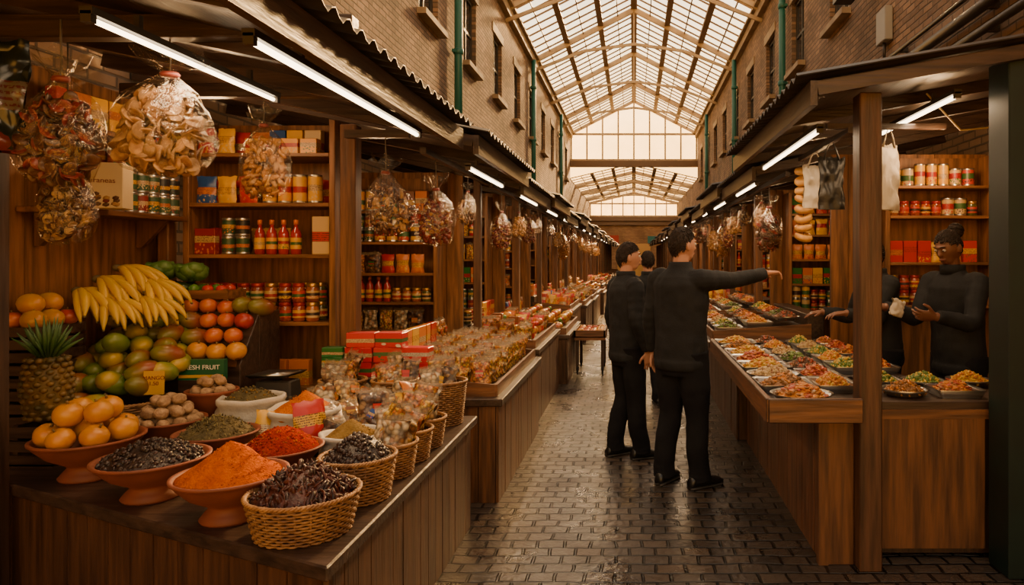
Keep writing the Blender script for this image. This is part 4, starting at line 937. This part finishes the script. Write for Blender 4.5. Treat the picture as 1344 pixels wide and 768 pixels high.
# ---------------------------------------------------------------- RIGHT STALL 1
ox,oy=1.0,4.7
ct=EMPTY('food_counter',(ox,oy,0),'timber food counter with upright plank front and overhanging top','counter')
b=B(); planks(b,(1.0-ox,5.95-oy),(1.0-ox,3.60-oy),0,.8,W_V,w=.13,th=.02)
b.box((1.125-ox,4.785-oy,.4),(.24,2.33,.8),W_D); b.box((1.07-ox,3.59-oy,.4),(.15,.03,.8),W_V); b.box((.985-ox,3.585-oy,.4),(.05,.05,.8),W_V)
O('body',b,parent=ct)
b=B(); b.box((.905-ox,3.53-oy,.825),(.45,.2,.05),W_DY); b.box((.965-ox,4.79-oy,.825),(.57,2.32,.05),W_DY); b.box((.675-ox,4.69-oy,.835),(.03,2.54,.12),W_Y); b.box((.905-ox,3.42-oy,.835),(.47,.03,.12),W_X); O('worktop',b.mesh('worktop',.004),parent=ct)
bc=EMPTY('back_counter',(1.49,5.15,0),'dark timber inner counter carrying food platters','counter')
b=B(); b.box((0,0,.4),(.44,1.6,.8),W_D); O('body',b.mesh('body',.004),parent=bc)
b=B(); b.box((0,0,.825),(.46,1.62,.05),W_DY); O('worktop',b.mesh('worktop',.004),parent=bc)
ct2=EMPTY('serving_counter',(1.82,3.97,0),'timber serving counter with plain boarded front panel','counter')
b=B(); planks(b,(-.53,-.32),(.04,-.32),.06,.78,W_V,w=.58,th=.02); b.box((0,.01,.40),(1.06,.62,.76),W_D); b.box((-.24,-.33,.80-.03),(.6,.03,.05),W_X); O('body',b,parent=ct2)
b=B(); b.box((0,.0,.81),(1.08,.66,.05),W_DX); O('worktop',b.mesh('worktop',.004),parent=ct2)
post(1.205,3.54,2.44,.115,W_M,'thick dark brown timber post at the food counter corner')
post(1.96,3.50,2.6,.2,GREEN_P,'broad near-black green painted corner post')
canopy(1,.86,2.45,3.18,2.86,3.35,5.97,'dark corrugated canopy over the hot food stall')
tubelamp(1.06,3.9,5.6,2.33,13); tubelamp(1.75,3.7,5.2,2.48,10)
kk=0; seq=[0,1,7,5,3,4,8,2,9,12,6,16,10,13,14,11]
for j in range(8):
    y=3.60+.315*j
    for x,rx in ((.86,.165),(1.13,.12),(1.40,.115),(1.62,.10)):
        if (x>1.3 and (y<4.5 or y>5.85)) or (x>1 and y<3.75): continue
        platter(x if not(j==0) else .88,y,.851,rx,.15,seq[kk%16]); kk+=1
for x,y,k in ((1.46,4.08,2),(1.72,4.08,11),(2.0,4.1,4),(1.5,3.80,1),(1.78,3.82,9)): platter(x,y,.836,.13,.12,k)
boardwall('board_partition',2.4,6.0,1.36,2.5,'x','warm timber partition behind the food stall')
shelfunit(2.1,3.02,5.72,5.95,[1.2,1.56,1.95,2.2],.0,2.46,'timber back shelf unit with tins')
g='tins on the food stall back shelves'
shelf_row(2.15,2.98,5.8,2.2,['wcan','ycan'],g); shelf_row(2.15,2.98,5.8,1.95,['wcan','jar'],g); shelf_row(2.15,2.98,5.8,1.56,['bottle','box','pouch'],g); shelf_row(2.15,2.98,5.8,1.2,['rbox','jar'],g,stack=2)
boardwall('board_partition',3.13,4.8,2.3,2.6,'y','dark timber boarded side of the food stall',W_V)
bulb(2.5,5.4,2.4,14); bulb(1.9,4.3,2.35,8)
def plasticbag(x,y,z,mat,label,w=.2,h=.3,rz=0):
    b=pillow(w,h,.07,mat,x*9,None,12,16,.03); o=O('carrier_bag',b,(x,y,z-h-.1),(0,0,rz),label=label,cat='carrier bag')
    for s_ in (-1,1):
        h_=B(); h_.tube([(s_*w*.3,.0,h-.02),(s_*w*.16,0,h+.06),(0,0,h+.115)],[.014,.01,.006],mat,6,flat=.4); O('handle',h_,parent=o)
    return o
m_wb=MAT('white_bag_film',(.48,.42,.33),.45,bump=.8,bscale=14); m_bb=MAT('black_bag_film',(.008,.008,.008),.45,bump=.8,bscale=14)
b=B(); b.box((0,0,0),(.035,1.3,.035),W_DY); O('hanging_rail',b,(1.36,4.95,2.40),label='timber rail holding carrier bags and bread',cat='rail')
b=B(); b.box((0,0,0),(.75,.035,.035),W_DX); O('hanging_rail',b,(1.6,4.35,2.43),label='short timber rail holding carrier bags',cat='rail')
plasticbag(1.36,5.15,2.39,m_wb,'white plastic carrier bag hanging from the rail',.2,.32,.2)
plasticbag(1.36,4.72,2.39,m_bb,'black plastic carrier bag hanging from the rail',.19,.36,.1); plasticbag(1.62,4.35,2.42,m_wb,'white plastic carrier bag hanging by the post',.2,.42,.6)
mb=MAT('bread_crust',(.4,.17,.03),.5,c2=(.52,.28,.07),scale=9,bump=.3)
for j in range(8):
    b=B(); ring(b,(0,0,0),.045,.03,mb,(R.uniform(.2,.5),R.uniform(-.3,.3),0),14,8)
    O('bread_ring',b,(1.36,5.5,2.29-.075*j),label='round golden bread ring threaded on a string',cat='bread',group='string of bread rings')
b=B(); b.tube([(0,0,0),(0,0,.7)],.003,CORD,5); O('bread_string',b,(1.36,5.5,1.7),label='thin string carrying bread rings',cat='string')
# ---------------------------------------------------------------- facade services
m_dg=MAT('drain_green',(.02,.15,.13),.45)
def drain(x,y):
    b=B(); b.tube([(0,0,2.87),(0,0,ZE-.2)],.07,m_dg,14)
    o=O('drainpipe',b,(x,y,0),label='green painted cast iron drainpipe on the brick wall',cat='drainpipe',group='facade drainpipes')
    for z in (3.6,5.2,6.8):
        b=B(); b.lathe([(.08,-.05),(.09,-.04),(.09,.04),(.08,.05)],m_dg,14,c=(0,0,z)); b.box((.06 if x>0 else -.06,0,z),(.06,.2,.05),m_dg); O('collar',b,parent=o)
for y in (12,21,29): drain(-XW+.13,y); drain(XW-.13,y+2.2 if y<20 else y)
md=MAT('pipe_dark',(.05,.045,.045),.45,.3)
for z,r,ye in ((3.62,.04,9.4),(3.84,.055,9.8),(4.02,.025,10.2)):
    b=B(); b.tube([(0,2.5,0),(0,ye,0)],r,md,12)
    o=O('service_pipe',b,(XW-.1,0,z),label='dark service pipe running along the brick wall',cat='pipe',group='service pipes')
    for y in (4,6,8):
        b2=B(); b2.box((.045,y,0),(.09,.05,r*2.2),md); O('clamp',b2,parent=o)
b=B(); b.box((0,0,0),(.1,.32,.42),MAT('grey_box',(.3,.3,.29),.5)); o=O('junction_box',b.mesh('junction_box',.01),(XW-.06,8.6,4.5),label='grey electrical junction box on the brick wall',cat='junction box')
b=B(); b.tube([(0,0,-.2),(-.0,.0,-.42)],.02,md,8); O('conduit',b,parent=o)
b=B(); pts=[(XW-.03,5+.25*i,5.4-.9*math.sin(pi*i/16)) for i in range(17)]; b.tube(pts,.012,BLACKM,6); O('slack_cable',b,label='slack black cable on the brick wall',cat='cable')
b=B(); b.box((0,0,0),(.25,.2,.28),BLACKM); b.tube([(.1,0,0),(.34,0,.05)],.02,BLACKM,8); O('wall_lantern',b.mesh('wall_lantern'),(XW-.35,9.3,5.2),label='black wall mounted lamp on a bracket',cat='wall lamp')
b=B(); b.tube([(1.75,4.1,2.58),(2.0,4.2,2.38),(2.3,4.3,2.42),(2.5,4.4,2.7)],.006,MAT('pale_wire',(.5,.35,.15),.6),6); O('loose_wire',b,label='loose pale wire looping under the canopy',cat='wire')
# ---------------------------------------------------------------- PEOPLE
SK1=MAT('skin_light',(.40,.19,.11),.55,bump=.05,bscale=50); SK2=MAT('skin_dark',(.15,.06,.032),.5,bump=.05,bscale=50)
HAIR=MAT('hair_dark',(.012,.008,.006),.7,c2=(.03,.018,.012),scale=60,bump=.6,bscale=90,spec=.3); EYEW=MAT('eye_white',(.5,.45,.4),.3); EYED=MAT('eye_dark',(.03,.02,.015),.2)
LIP=MAT('lip',(.24,.08,.06),.5)
JK=MAT('jacket_black',(.010,.011,.013),.8,c2=(.015,.016,.018),scale=9,bump=.2,bscale=90,spec=.25); TR=MAT('trousers_dark',(.008,.008,.010),.95,c2=(.012,.012,.014),scale=8,bump=.2,bscale=120,spec=.15)
SHOE=MAT('shoe_black',(.008,.008,.008),.35); SOLE=MAT('shoe_sole',(.04,.035,.03),.7)
def interp(pts,rs,n=4):
    P_=[Vector(p) for p in pts]; out=[];ro=[]
    for i in range(len(P_)-1):
        p0=P_[max(i-1,0)];p1=P_[i];p2=P_[i+1];p3=P_[min(i+2,len(P_)-1)]
        for k in range(n):
            t=k/n; out.append(.5*((2*p1)+(p2-p0)*t+(2*p0-5*p1+4*p2-p3)*t*t+(3*p1-p0-3*p2+p3)*t**3)); ro.append(rs[i]+(rs[i+1]-rs[i])*t)
    out.append(P_[-1]); ro.append(rs[-1]); return out,ro
def hand(b,w,d,pn,mat,curl=(.5,.5,.5,.5),side=1,s=1,thumb=.5):
    w=Vector(w); d=Vector(d).normalized(); pn=Vector(pn); pn=(pn-d*pn.dot(d)).normalized(); sx=d.cross(pn)*side
    b.loft([(w+d*t*s,sx*a*s,pn*c*s) for t,a,c in ((-.03,.026,.02),(0,.027,.019),(.03,.036,.018),(.065,.04,.016),(.088,.038,.013))],mat)
    for i,(o,L_,r) in enumerate(((.031,.07,.0085),(.0105,.079,.0088),(-.0105,.073,.0085),(-.031,.057,.0075))):
        p=w+d*(.078-.006*abs(i-1))*s+sx*o*s; pts=[p-d*.02*s,p]; ang=curl[i]*.5; sp=(o*1.2)
        for k,f in enumerate((.42,.32,.26)):
            dir_=(d*math.cos(ang)+pn*math.sin(ang)+sx*sp).normalized(); p=p+dir_*L_*f*s; pts.append(p); ang+=curl[i]
        pp,rr=interp(pts,[r*s,r*s,r*.95*s,r*.88*s,r*.72*s],2); b.tube(pp,rr,mat,8)
    p=w+d*.02*s+sx*.026*s; dt=(d*.7+sx*.75+pn*.35*thumb).normalized(); dt2=(d*.95+sx*.3+pn*.5*thumb).normalized()
    pp,rr=interp([p-dt*.015*s,p+dt*.025*s,p+dt*.05*s,p+dt*.05*s+dt2*.035*s],[.013*s,.012*s,.0105*s,.0075*s],3); b.tube(pp,rr,mat,8)
def headshape(q,v):
    if v.z<0: q.x*=1+.32*v.z*abs(v.z)**.3; q.y*= (1+.15*v.z) if v.y<0 else 1
    if v.y>0: q.y*=.93; q.x*=1-.05*v.y
    if v.z<-.5 and v.y>0: q.y*=1.04
    return q
def person(loc,yaw,H,label,skin,arms,legs,headyaw=0,headpitch=0,hair='short',lean=0,jl='black zip jacket',bulk=1.0,logo=None):
    """local frame: faces +Y, right hand at +X; arm offsets are world-aligned"""
    s=H/1.76; Ri=Matrix.Rotation(yaw,3,'Z').inverted()
    T=lambda v: Ri@Vector(v)
    body=B(); jk=B(); tr=B()
    ly=lambda z: lean*max(0,z-.9)
    hipx=.095
    tor=[(.80,.12,.09,0),(.88,.15,.10,0),(.95,.15,.10,0),(1.05,.14,.095,.0),(1.15,.145,.10,.0),(1.27,.16,.108,.0),(1.37,.165,.106,-.005),(1.43,.148,.09,-.01),(1.475,.09,.068,-.012),(1.50,.06,.06,-.008)]
    body.loft([((0,ly(z)+y,z),(rx,0,0),(0,ry,0)) for z,rx,ry,y in tor],skin)
    body.tube([(0,ly(1.45)-.01,1.42),(0,ly(1.5)-.005,1.5),(0,ly(1.56)+.01,1.585)],[.06,.055,.055],skin,14)
    hc=Vector((0,ly(1.64)+.02,1.645)); HM=Matrix.Rotation(headyaw,3,'Z')@Matrix.Rotation(headpitch,3,'X')
    hd=B(); hd.blob((0,0,0),(.077,.098,.118),skin,None,4,0,0,headshape)
    hd.blob((0,.02,-.06),(.052,.062,.05),skin,None,3)
    hd.loft([((0,.084,.028),(.007,0,0),(0,.008,.0)),((0,.094,.0),(.010,0,0),(0,.012,0)),((0,.100,-.018),(.016,0,0),(0,.014,0)),((0,.092,-.03),(.013,0,0),(0,.010,0))],skin)
    hd.blob((0,.085,.034),(.05,.014,.009),skin,None,2); hd.blob((0,.082,-.055),(.026,.012,.011),skin,None,2)
    for e in (-1,1): hd.blob((e*.080,-.006,-.005),(.010,.019,.033),skin,(0,0,e*.3),2)
    body.add([HM@Vector(v)+hc for v in hd.v],hd.f,skin,True)
    for e in (-1,1):
        L=legs[0 if e<0 else 1]; hip=Vector((e*hipx,0,.88)); kn=Vector(L['knee']); an=Vector(L['ankle']); a=L.get('toe',0)
        p,r=interp([hip,(hip+kn)/2+Vector((0,.008,0)),kn,(kn*.5+an*.5)+Vector((0,-.010,0)),an],[.070,.062,.045,.042,.032],4); body.tube(p,r,skin,14)
        fd=Vector((math.sin(-a),math.cos(-a),0)); body.tube([an-fd*.03+Vector((0,0,-.04)),an+fd*.04+Vector((0,0,-.045)),an+fd*.14+Vector((0,0,-.06))],[.03,.032,.018],skin,10)
        p,r=interp([hip+Vector((0,0,.05)),(hip+kn)/2+Vector((0,.008,0)),kn+Vector((0,.004,0)),(kn+an)/2+Vector((0,-.012,0)),an+Vector((0,0,.06)),an+Vector((0,.008,-.035))],[.106*bulk,.098*bulk,.080,.076,.070,.076],6)
        nR=len(r); r=[q*(1+.012*math.sin(i*2.1+e*2)+(.035*math.sin(i*3.1) if i>nR*.8 else 0)) for i,q in enumerate(r)]; tr.tube(p,r,TR,18)
        sh=B(); side=Vector((fd.y,-fd.x,0)); g=Vector((an.x,an.y,0)); up=Vector((0,0,1))
        prof=[(-.085,.028,.03,.035),(-.06,.036,.045,.05),(-.01,.038,.055,.058),(.05,.042,.042,.047),(.11,.047,.03,.036),(.16,.042,.024,.03),(.195,.02,.014,.022)]
        sh.loft([(g+fd*t+up*zc_,side*w_,up*h_) for t,w_,h_,zc_ in prof],SHOE)
        so=B(); so.loft([(g+fd*t+up*.009,side*(w_+.003),up*.009) for t,w_,h_,zc_ in prof],SOLE)
        L['shoe']=(sh,so)
    tr.loft([((0,ly(z),z),(rx*bulk,0,0),(0,ry*bulk,0)) for z,rx,ry in ((.76,.155,.115),(.85,.178,.13),(.93,.174,.124),(1.02,.155,.112))],TR)
    jt=[(.80,.178,.138,0),(.825,.190,.145,0),(.86,.192,.147,0),(.875,.186,.140,0),(.95,.188,.142,0),(1.03,.182,.137,0),(1.12,.184,.136,0),(1.22,.194,.138,0),(1.3,.202,.139,0),(1.38,.2,.132,-.005),(1.43,.172,.112,-.012),(1.465,.12,.088,-.014),(1.49,.085,.078,-.01),(1.53,.074,.072,-.006)]
    jk.loft([((0,ly(z)+y,z),(rx*bulk,0,0),(0,ry*bulk,0)) for z,rx,ry,y in jt],JK)
    for e in (-1,1):
        A=arms[0 if e<0 else 1]; sh_=Vector((e*.178,ly(1.41)-.01,1.41)); el=sh_+T(A['elbow']); wr=sh_+T(A['wrist']); hd_=T(A['hd']); pn=T(A['pn'])
        p,r=interp([Vector((e*.10,ly(1.41)-.01,1.405)),sh_,(sh_+el)/2,el,(el*.6+wr*.4),wr],[.05,.05,.042,.036,.037,.027],4); body.tube(p,r,skin,12)
        hand(body,wr,hd_,pn,skin,A.get('curl',(.35,.4,.45,.5)),side=A.get('ts',1),s=1.02,thumb=A.get('thumb',.6))
        cuff=el+(wr-el)*.95
        p,r=interp([Vector((e*.10,ly(1.41)-.01,1.40)),sh_,(sh_+el)/2,el,(el+cuff)/2,cuff],[.073*bulk,.074*bulk,.064*bulk,.056,.051,.041],6)
        r=[q*(1+.03*math.sin(i*2.3+e)) for i,q in enumerate(r)]; jk.tube(p,r,JK,14)
    def mod(o,vox,disp=0,sc=.11):
        m=o.modifiers.new('r','REMESH'); m.mode='VOXEL'; m.voxel_size=vox; m.use_smooth_shade=True
        m=o.modifiers.new('s','SMOOTH'); m.factor=.5; m.iterations=4 if disp else 2
        if disp:
            t=bpy.data.textures.new('fold','CLOUDS'); t.noise_scale=sc; t.noise_depth=1
            m=o.modifiers.new('d','DISPLACE'); m.texture=t; m.strength=disp; m.mid_level=.42; m.texture_coords='LOCAL'
    o=O('person',body,loc,(0,0,yaw),s,label=label,cat='person'); mod(o,.0052)
    j=O('jacket',jk,parent=o,label=jl); mod(j,.008,.015,.11); t=O('trousers',tr,parent=o,label='dark loose trousers'); mod(t,.009,.012,.13)
    for L in legs:
        q=O('shoe',L['shoe'][0],parent=o); O('sole',L['shoe'][1],parent=q)
    c=B(); c.lathe([(.082,1.47),(.08,1.53),(.074,1.535),(.072,1.47)],JK,24,c=(0,ly(1.5)-.006,0)); O('collar',c,parent=o)
    for e in (-1,1):
        w=B(); w.blob(hc+HM@Vector((e*.031,.083,.012)),(.012,.012,.010),EYEW,None,2); ee=O('eye',w,parent=o)
        w=B(); w.blob(hc+HM@Vector((e*.031,.0925,.012)),(.0055,.004,.0055),EYED,None,2); O('iris',w,parent=ee)
        w=B(); w.tube([hc+HM@Vector((e*.016,.098,.036)),hc+HM@Vector((e*.032,.096,.040)),hc+HM@Vector((e*.048,.084,.035))],[.003,.004,.002],HAIR,6); O('eyebrow',w,parent=o)
    w=B(); w.tube([hc+HM@Vector(q) for q in ((-.023,.088,-.053),(-.01,.0945,-.051),(0,.096,-.053),(.01,.0945,-.051),(.023,.088,-.053))],[.002,.005,.006,.005,.002],LIP,6); O('lips',w,parent=o)
    rr=random.Random(int(loc[1]*100)); h=B(); vs,fs=ICO[4]; keep=[]; hvv=[]
    def onhair(c,m=0): 
        n_=.10*noise.noise(c*6)
        lim=.34+(c.z-.3)*1.6 if c.z>.3 else (.06 if c.z>-.1 else -.16)
        return c.y<lim+n_-m and c.z>-.58+n_+m+.5*max(0,abs(c.x)-.3) and not(abs(c.x)>.78 and -.32<c.z<.10 and c.y>-.22)
    for v in vs:
        q=headshape(Vector((v.x*.077,v.y*.098,v.z*.118)),v); g=1.02+.055*max(0,v.z+.1)+.02*noise.noise(v*5)+(.02 if v.y<0 and v.z>-.2 else 0)
        if hair=='bun': g=1.022+.02*max(0,v.z)+.008*noise.noise(v*7)
        hvv.append(hc+HM@(q*g+Vector((0,-.002,.003))))
    for f in fs:
        if onhair(sum((vs[i] for i in f),Vector())/3): keep.append(f)
    h.add(hvv,keep,HAIR,True)
    for i in range(1100):
        v=Vector((rr.gauss(0,1),rr.gauss(0,1),rr.gauss(0,1))).normalized()
        if not onhair(v,-.03): continue
        k_=1.03+.055*max(0,v.z+.1) if hair!='bun' else 1.026+.018*max(0,v.z)
        q=headshape(Vector((v.x*.077,v.y*.098,v.z*.118)),v)*k_; tgt=Vector((0,-1.2,.5)) if hair=='bun' else Vector((v.x*.6+rr.uniform(-.3,.3),v.y*.6-.25,-.8)); tg=(tgt-v*tgt.dot(v)).normalized()
        L_=rr.uniform(.018,.036); pts=[q-tg*L_*.5,q+v*.004,q+tg*L_*.5+v*(.0 if hair=='bun' else rr.uniform(0,.007))]
        h.tube([hc+HM@p_ for p_ in pts],[.0022,.0032,.0008],HAIR,4)
    ho=O('hair',h,parent=o)
    if hair=='bun':
        w=B(); w.blob(hc+HM@Vector((0,-.105,.085)),(.05,.046,.05),HAIR,None,3,.2,4)
        for i in range(120):
            v=Vector((rr.gauss(0,1),rr.gauss(0,1),rr.gauss(0,1))).normalized(); tg=v.cross(Vector((0,.8,-.6))).normalized(); q=Vector((0,-.105,.085))+v*.05
            w.tube([hc+HM@(q-tg*.018),hc+HM@(q+v*.003),hc+HM@(q+tg*.018)],[.002,.0035,.001],HAIR,4)
        O('hair_bun',w,parent=ho)
    if logo: TEXT(logo,.024,(.08,.160,1.30),(pi/2,0,pi),m_inkw,o,'chest_logo')
    return o
def hang(e,yaw,out=.06,fwd=.03):
    Rz=Matrix.Rotation(yaw,3,'Z')
    return dict(elbow=Rz@Vector((e*out,-.02,-.27)),wrist=Rz@Vector((e*(out+.01),fwd,-.52)),hd=Rz@Vector((0,.12,-1)),pn=Rz@Vector((-e,0.1,0)),curl=(.3,.35,.4,.45),ts=(1 if e<0 else -1))
y2=math.radians(-38)
person((.33,4.82,0),y2,1.80,'person in black jacket and dark trousers pointing with an outstretched arm',SK1,
  [hang(-1,y2),dict(elbow=(.24,.12,.0),wrist=(.475,.22,.045),hd=(.9,.4,.0),pn=(0.1,-.1,-1),curl=(.06,.55,.65,.7),ts=1,thumb=.8)],
  [dict(knee=(-.10,.02,.48),ankle=(-.12,-.03,.085),toe=.1),dict(knee=(.11,.03,.48),ankle=(.13,.03,.085),toe=-.35)],headyaw=-.35,bulk=1.04)
y1=math.radians(-62)
person((-.06,5.5,0),y1,1.71,'person in black jacket standing with arms lowered and listening',SK1,
  [hang(-1,y1,.05,.06),hang(1,y1,.05,.08)],
  [dict(knee=(-.09,.02,.48),ankle=(-.09,-.06,.085),toe=.1),dict(knee=(.09,.04,.48),ankle=(.10,.08,.085),toe=-.1)],headyaw=-.3,bulk=.96)
y3=math.radians(10)
person((.155,7.6,0),y3,1.66,'person in dark coat walking away behind the others',SK1,
  [hang(-1,y3),hang(1,y3)],[dict(knee=(-.09,.06,.48),ankle=(-.09,.1,.085)),dict(knee=(.09,.0,.48),ankle=(.09,-.15,.085))],bulk=.96)
yv=math.radians(118)
person((2.22,4.68,0),yv,1.78,'vendor in black jacket with hair bun holding a wrapped snack',SK2,
  [dict(elbow=(-.10,-.12,-.24),wrist=(-.34,-.14,-.20),hd=(-1,.1,.08),pn=(0,.8,.5),curl=(.5,.5,.5,.5),ts=-1),dict(elbow=(-.13,-.06,-.24),wrist=(-.38,-.14,-.16),hd=(-1,-.1,.1),pn=(0,-.6,.8),curl=(.4,.45,.5,.5),ts=1)],
  [dict(knee=(-.09,.02,.48),ankle=(-.10,-.0,.085)),dict(knee=(.09,.02,.48),ankle=(.10,.0,.085))],headyaw=.0,headpitch=-.35,hair='bun',logo='Bai Karma',lean=.12)
yw=math.radians(100)
person((1.90,5.24,0),yw,1.74,'vendor in black jacket reaching over the counter',SK2,
  [dict(elbow=(-.12,-.05,-.25),wrist=(-.36,-.08,-.2),hd=(-1,0,-.1),pn=(0,0,-1),curl=(.3,.35,.4,.4),ts=-1),dict(elbow=(-.10,.05,-.26),wrist=(-.34,.03,-.23),hd=(-1,0,-.1),pn=(0,0,-1),curl=(.3,.35,.4,.4),ts=1)],
  [dict(knee=(-.09,.02,.48),ankle=(-.10,-.0,.085)),dict(knee=(.09,.02,.48),ankle=(.10,.0,.085))],headpitch=-.25,lean=.10)
b=pillow(.11,.11,.06,m_wb,55,m_wb,wr=.02); O('wrapped_snack',b,(1.70,4.46,1.22),(0,.3,.4),label='small pale wrapped snack held by the vendor',cat='snack bag')
# ---------------------------------------------------------------- light
w=bpy.data.worlds.new('World'); scene.world=w; w.use_nodes=True; nt=w.node_tree; N=nt.nodes; L=nt.links
bg=N['Background']; tc=N.new('ShaderNodeTexCoord'); sp=N.new('ShaderNodeSeparateXYZ'); L.new(tc.outputs['Generated'],sp.inputs[0])
cr=N.new('ShaderNodeValToRGB'); e=cr.color_ramp.elements
e[0].position=0; e[0].color=(1.0,.42,.07,1); e[1].position=.17; e[1].color=(1.0,.53,.14,1)
x=e.new(.30); x.color=(.92,.74,.46,1); x=e.new(.5); x.color=(.66,.68,.66,1)
L.new(sp.outputs[2],cr.inputs[0])
st=N.new('ShaderNodeMapRange'); st.inputs[1].default_value=.16; st.inputs[2].default_value=.42; st.inputs[3].default_value=7.0; st.inputs[4].default_value=2.6
L.new(sp.outputs[2],st.inputs[0]); 
ym=N.new('ShaderNodeMapRange'); ym.inputs[1].default_value=-.3; ym.inputs[2].default_value=.9; ym.inputs[3].default_value=.5; ym.inputs[4].default_value=1
L.new(sp.outputs[1],ym.inputs[0]); mu=N.new('ShaderNodeMath'); mu.operation='MULTIPLY'; L.new(st.outputs[0],mu.inputs[0]); L.new(ym.outputs[0],mu.inputs[1])
nz=N.new('ShaderNodeTexNoise'); nz.inputs['Scale'].default_value=4; L.new(tc.outputs['Generated'],nz.inputs['Vector'])
mr=N.new('ShaderNodeMapRange'); mr.inputs[3].default_value=.6; mr.inputs[4].default_value=1.4; L.new(nz.outputs['Fac'],mr.inputs[0])
m2=N.new('ShaderNodeMath'); m2.operation='MULTIPLY'; L.new(mu.outputs[0],m2.inputs[0]); L.new(mr.outputs[0],m2.inputs[1])
L.new(cr.outputs[0],bg.inputs['Color']); L.new(m2.outputs[0],bg.inputs['Strength'])
ld=bpy.data.lights.new('sun','SUN'); ld.energy=26; ld.color=(1,.56,.21); ld.angle=math.radians(7); so=bpy.data.objects.new('sun',ld); COL.objects.link(so)
so.rotation_euler=Vector((-.24,-1,-.42)).to_track_quat('-Z','Y').to_euler()
# ---------------------------------------------------------------- camera
cd=bpy.data.cameras.new('camera'); cam=bpy.data.objects.new('camera',cd); COL.objects.link(cam); cam.location=(0,0,1.6); cam.rotation_euler=(pi/2,0,0)
cd.lens=900/1344*36; cd.sensor_width=36; cd.shift_x=-160/1344; cd.shift_y=-46/1344; cd.clip_end=200
scene.camera=cam
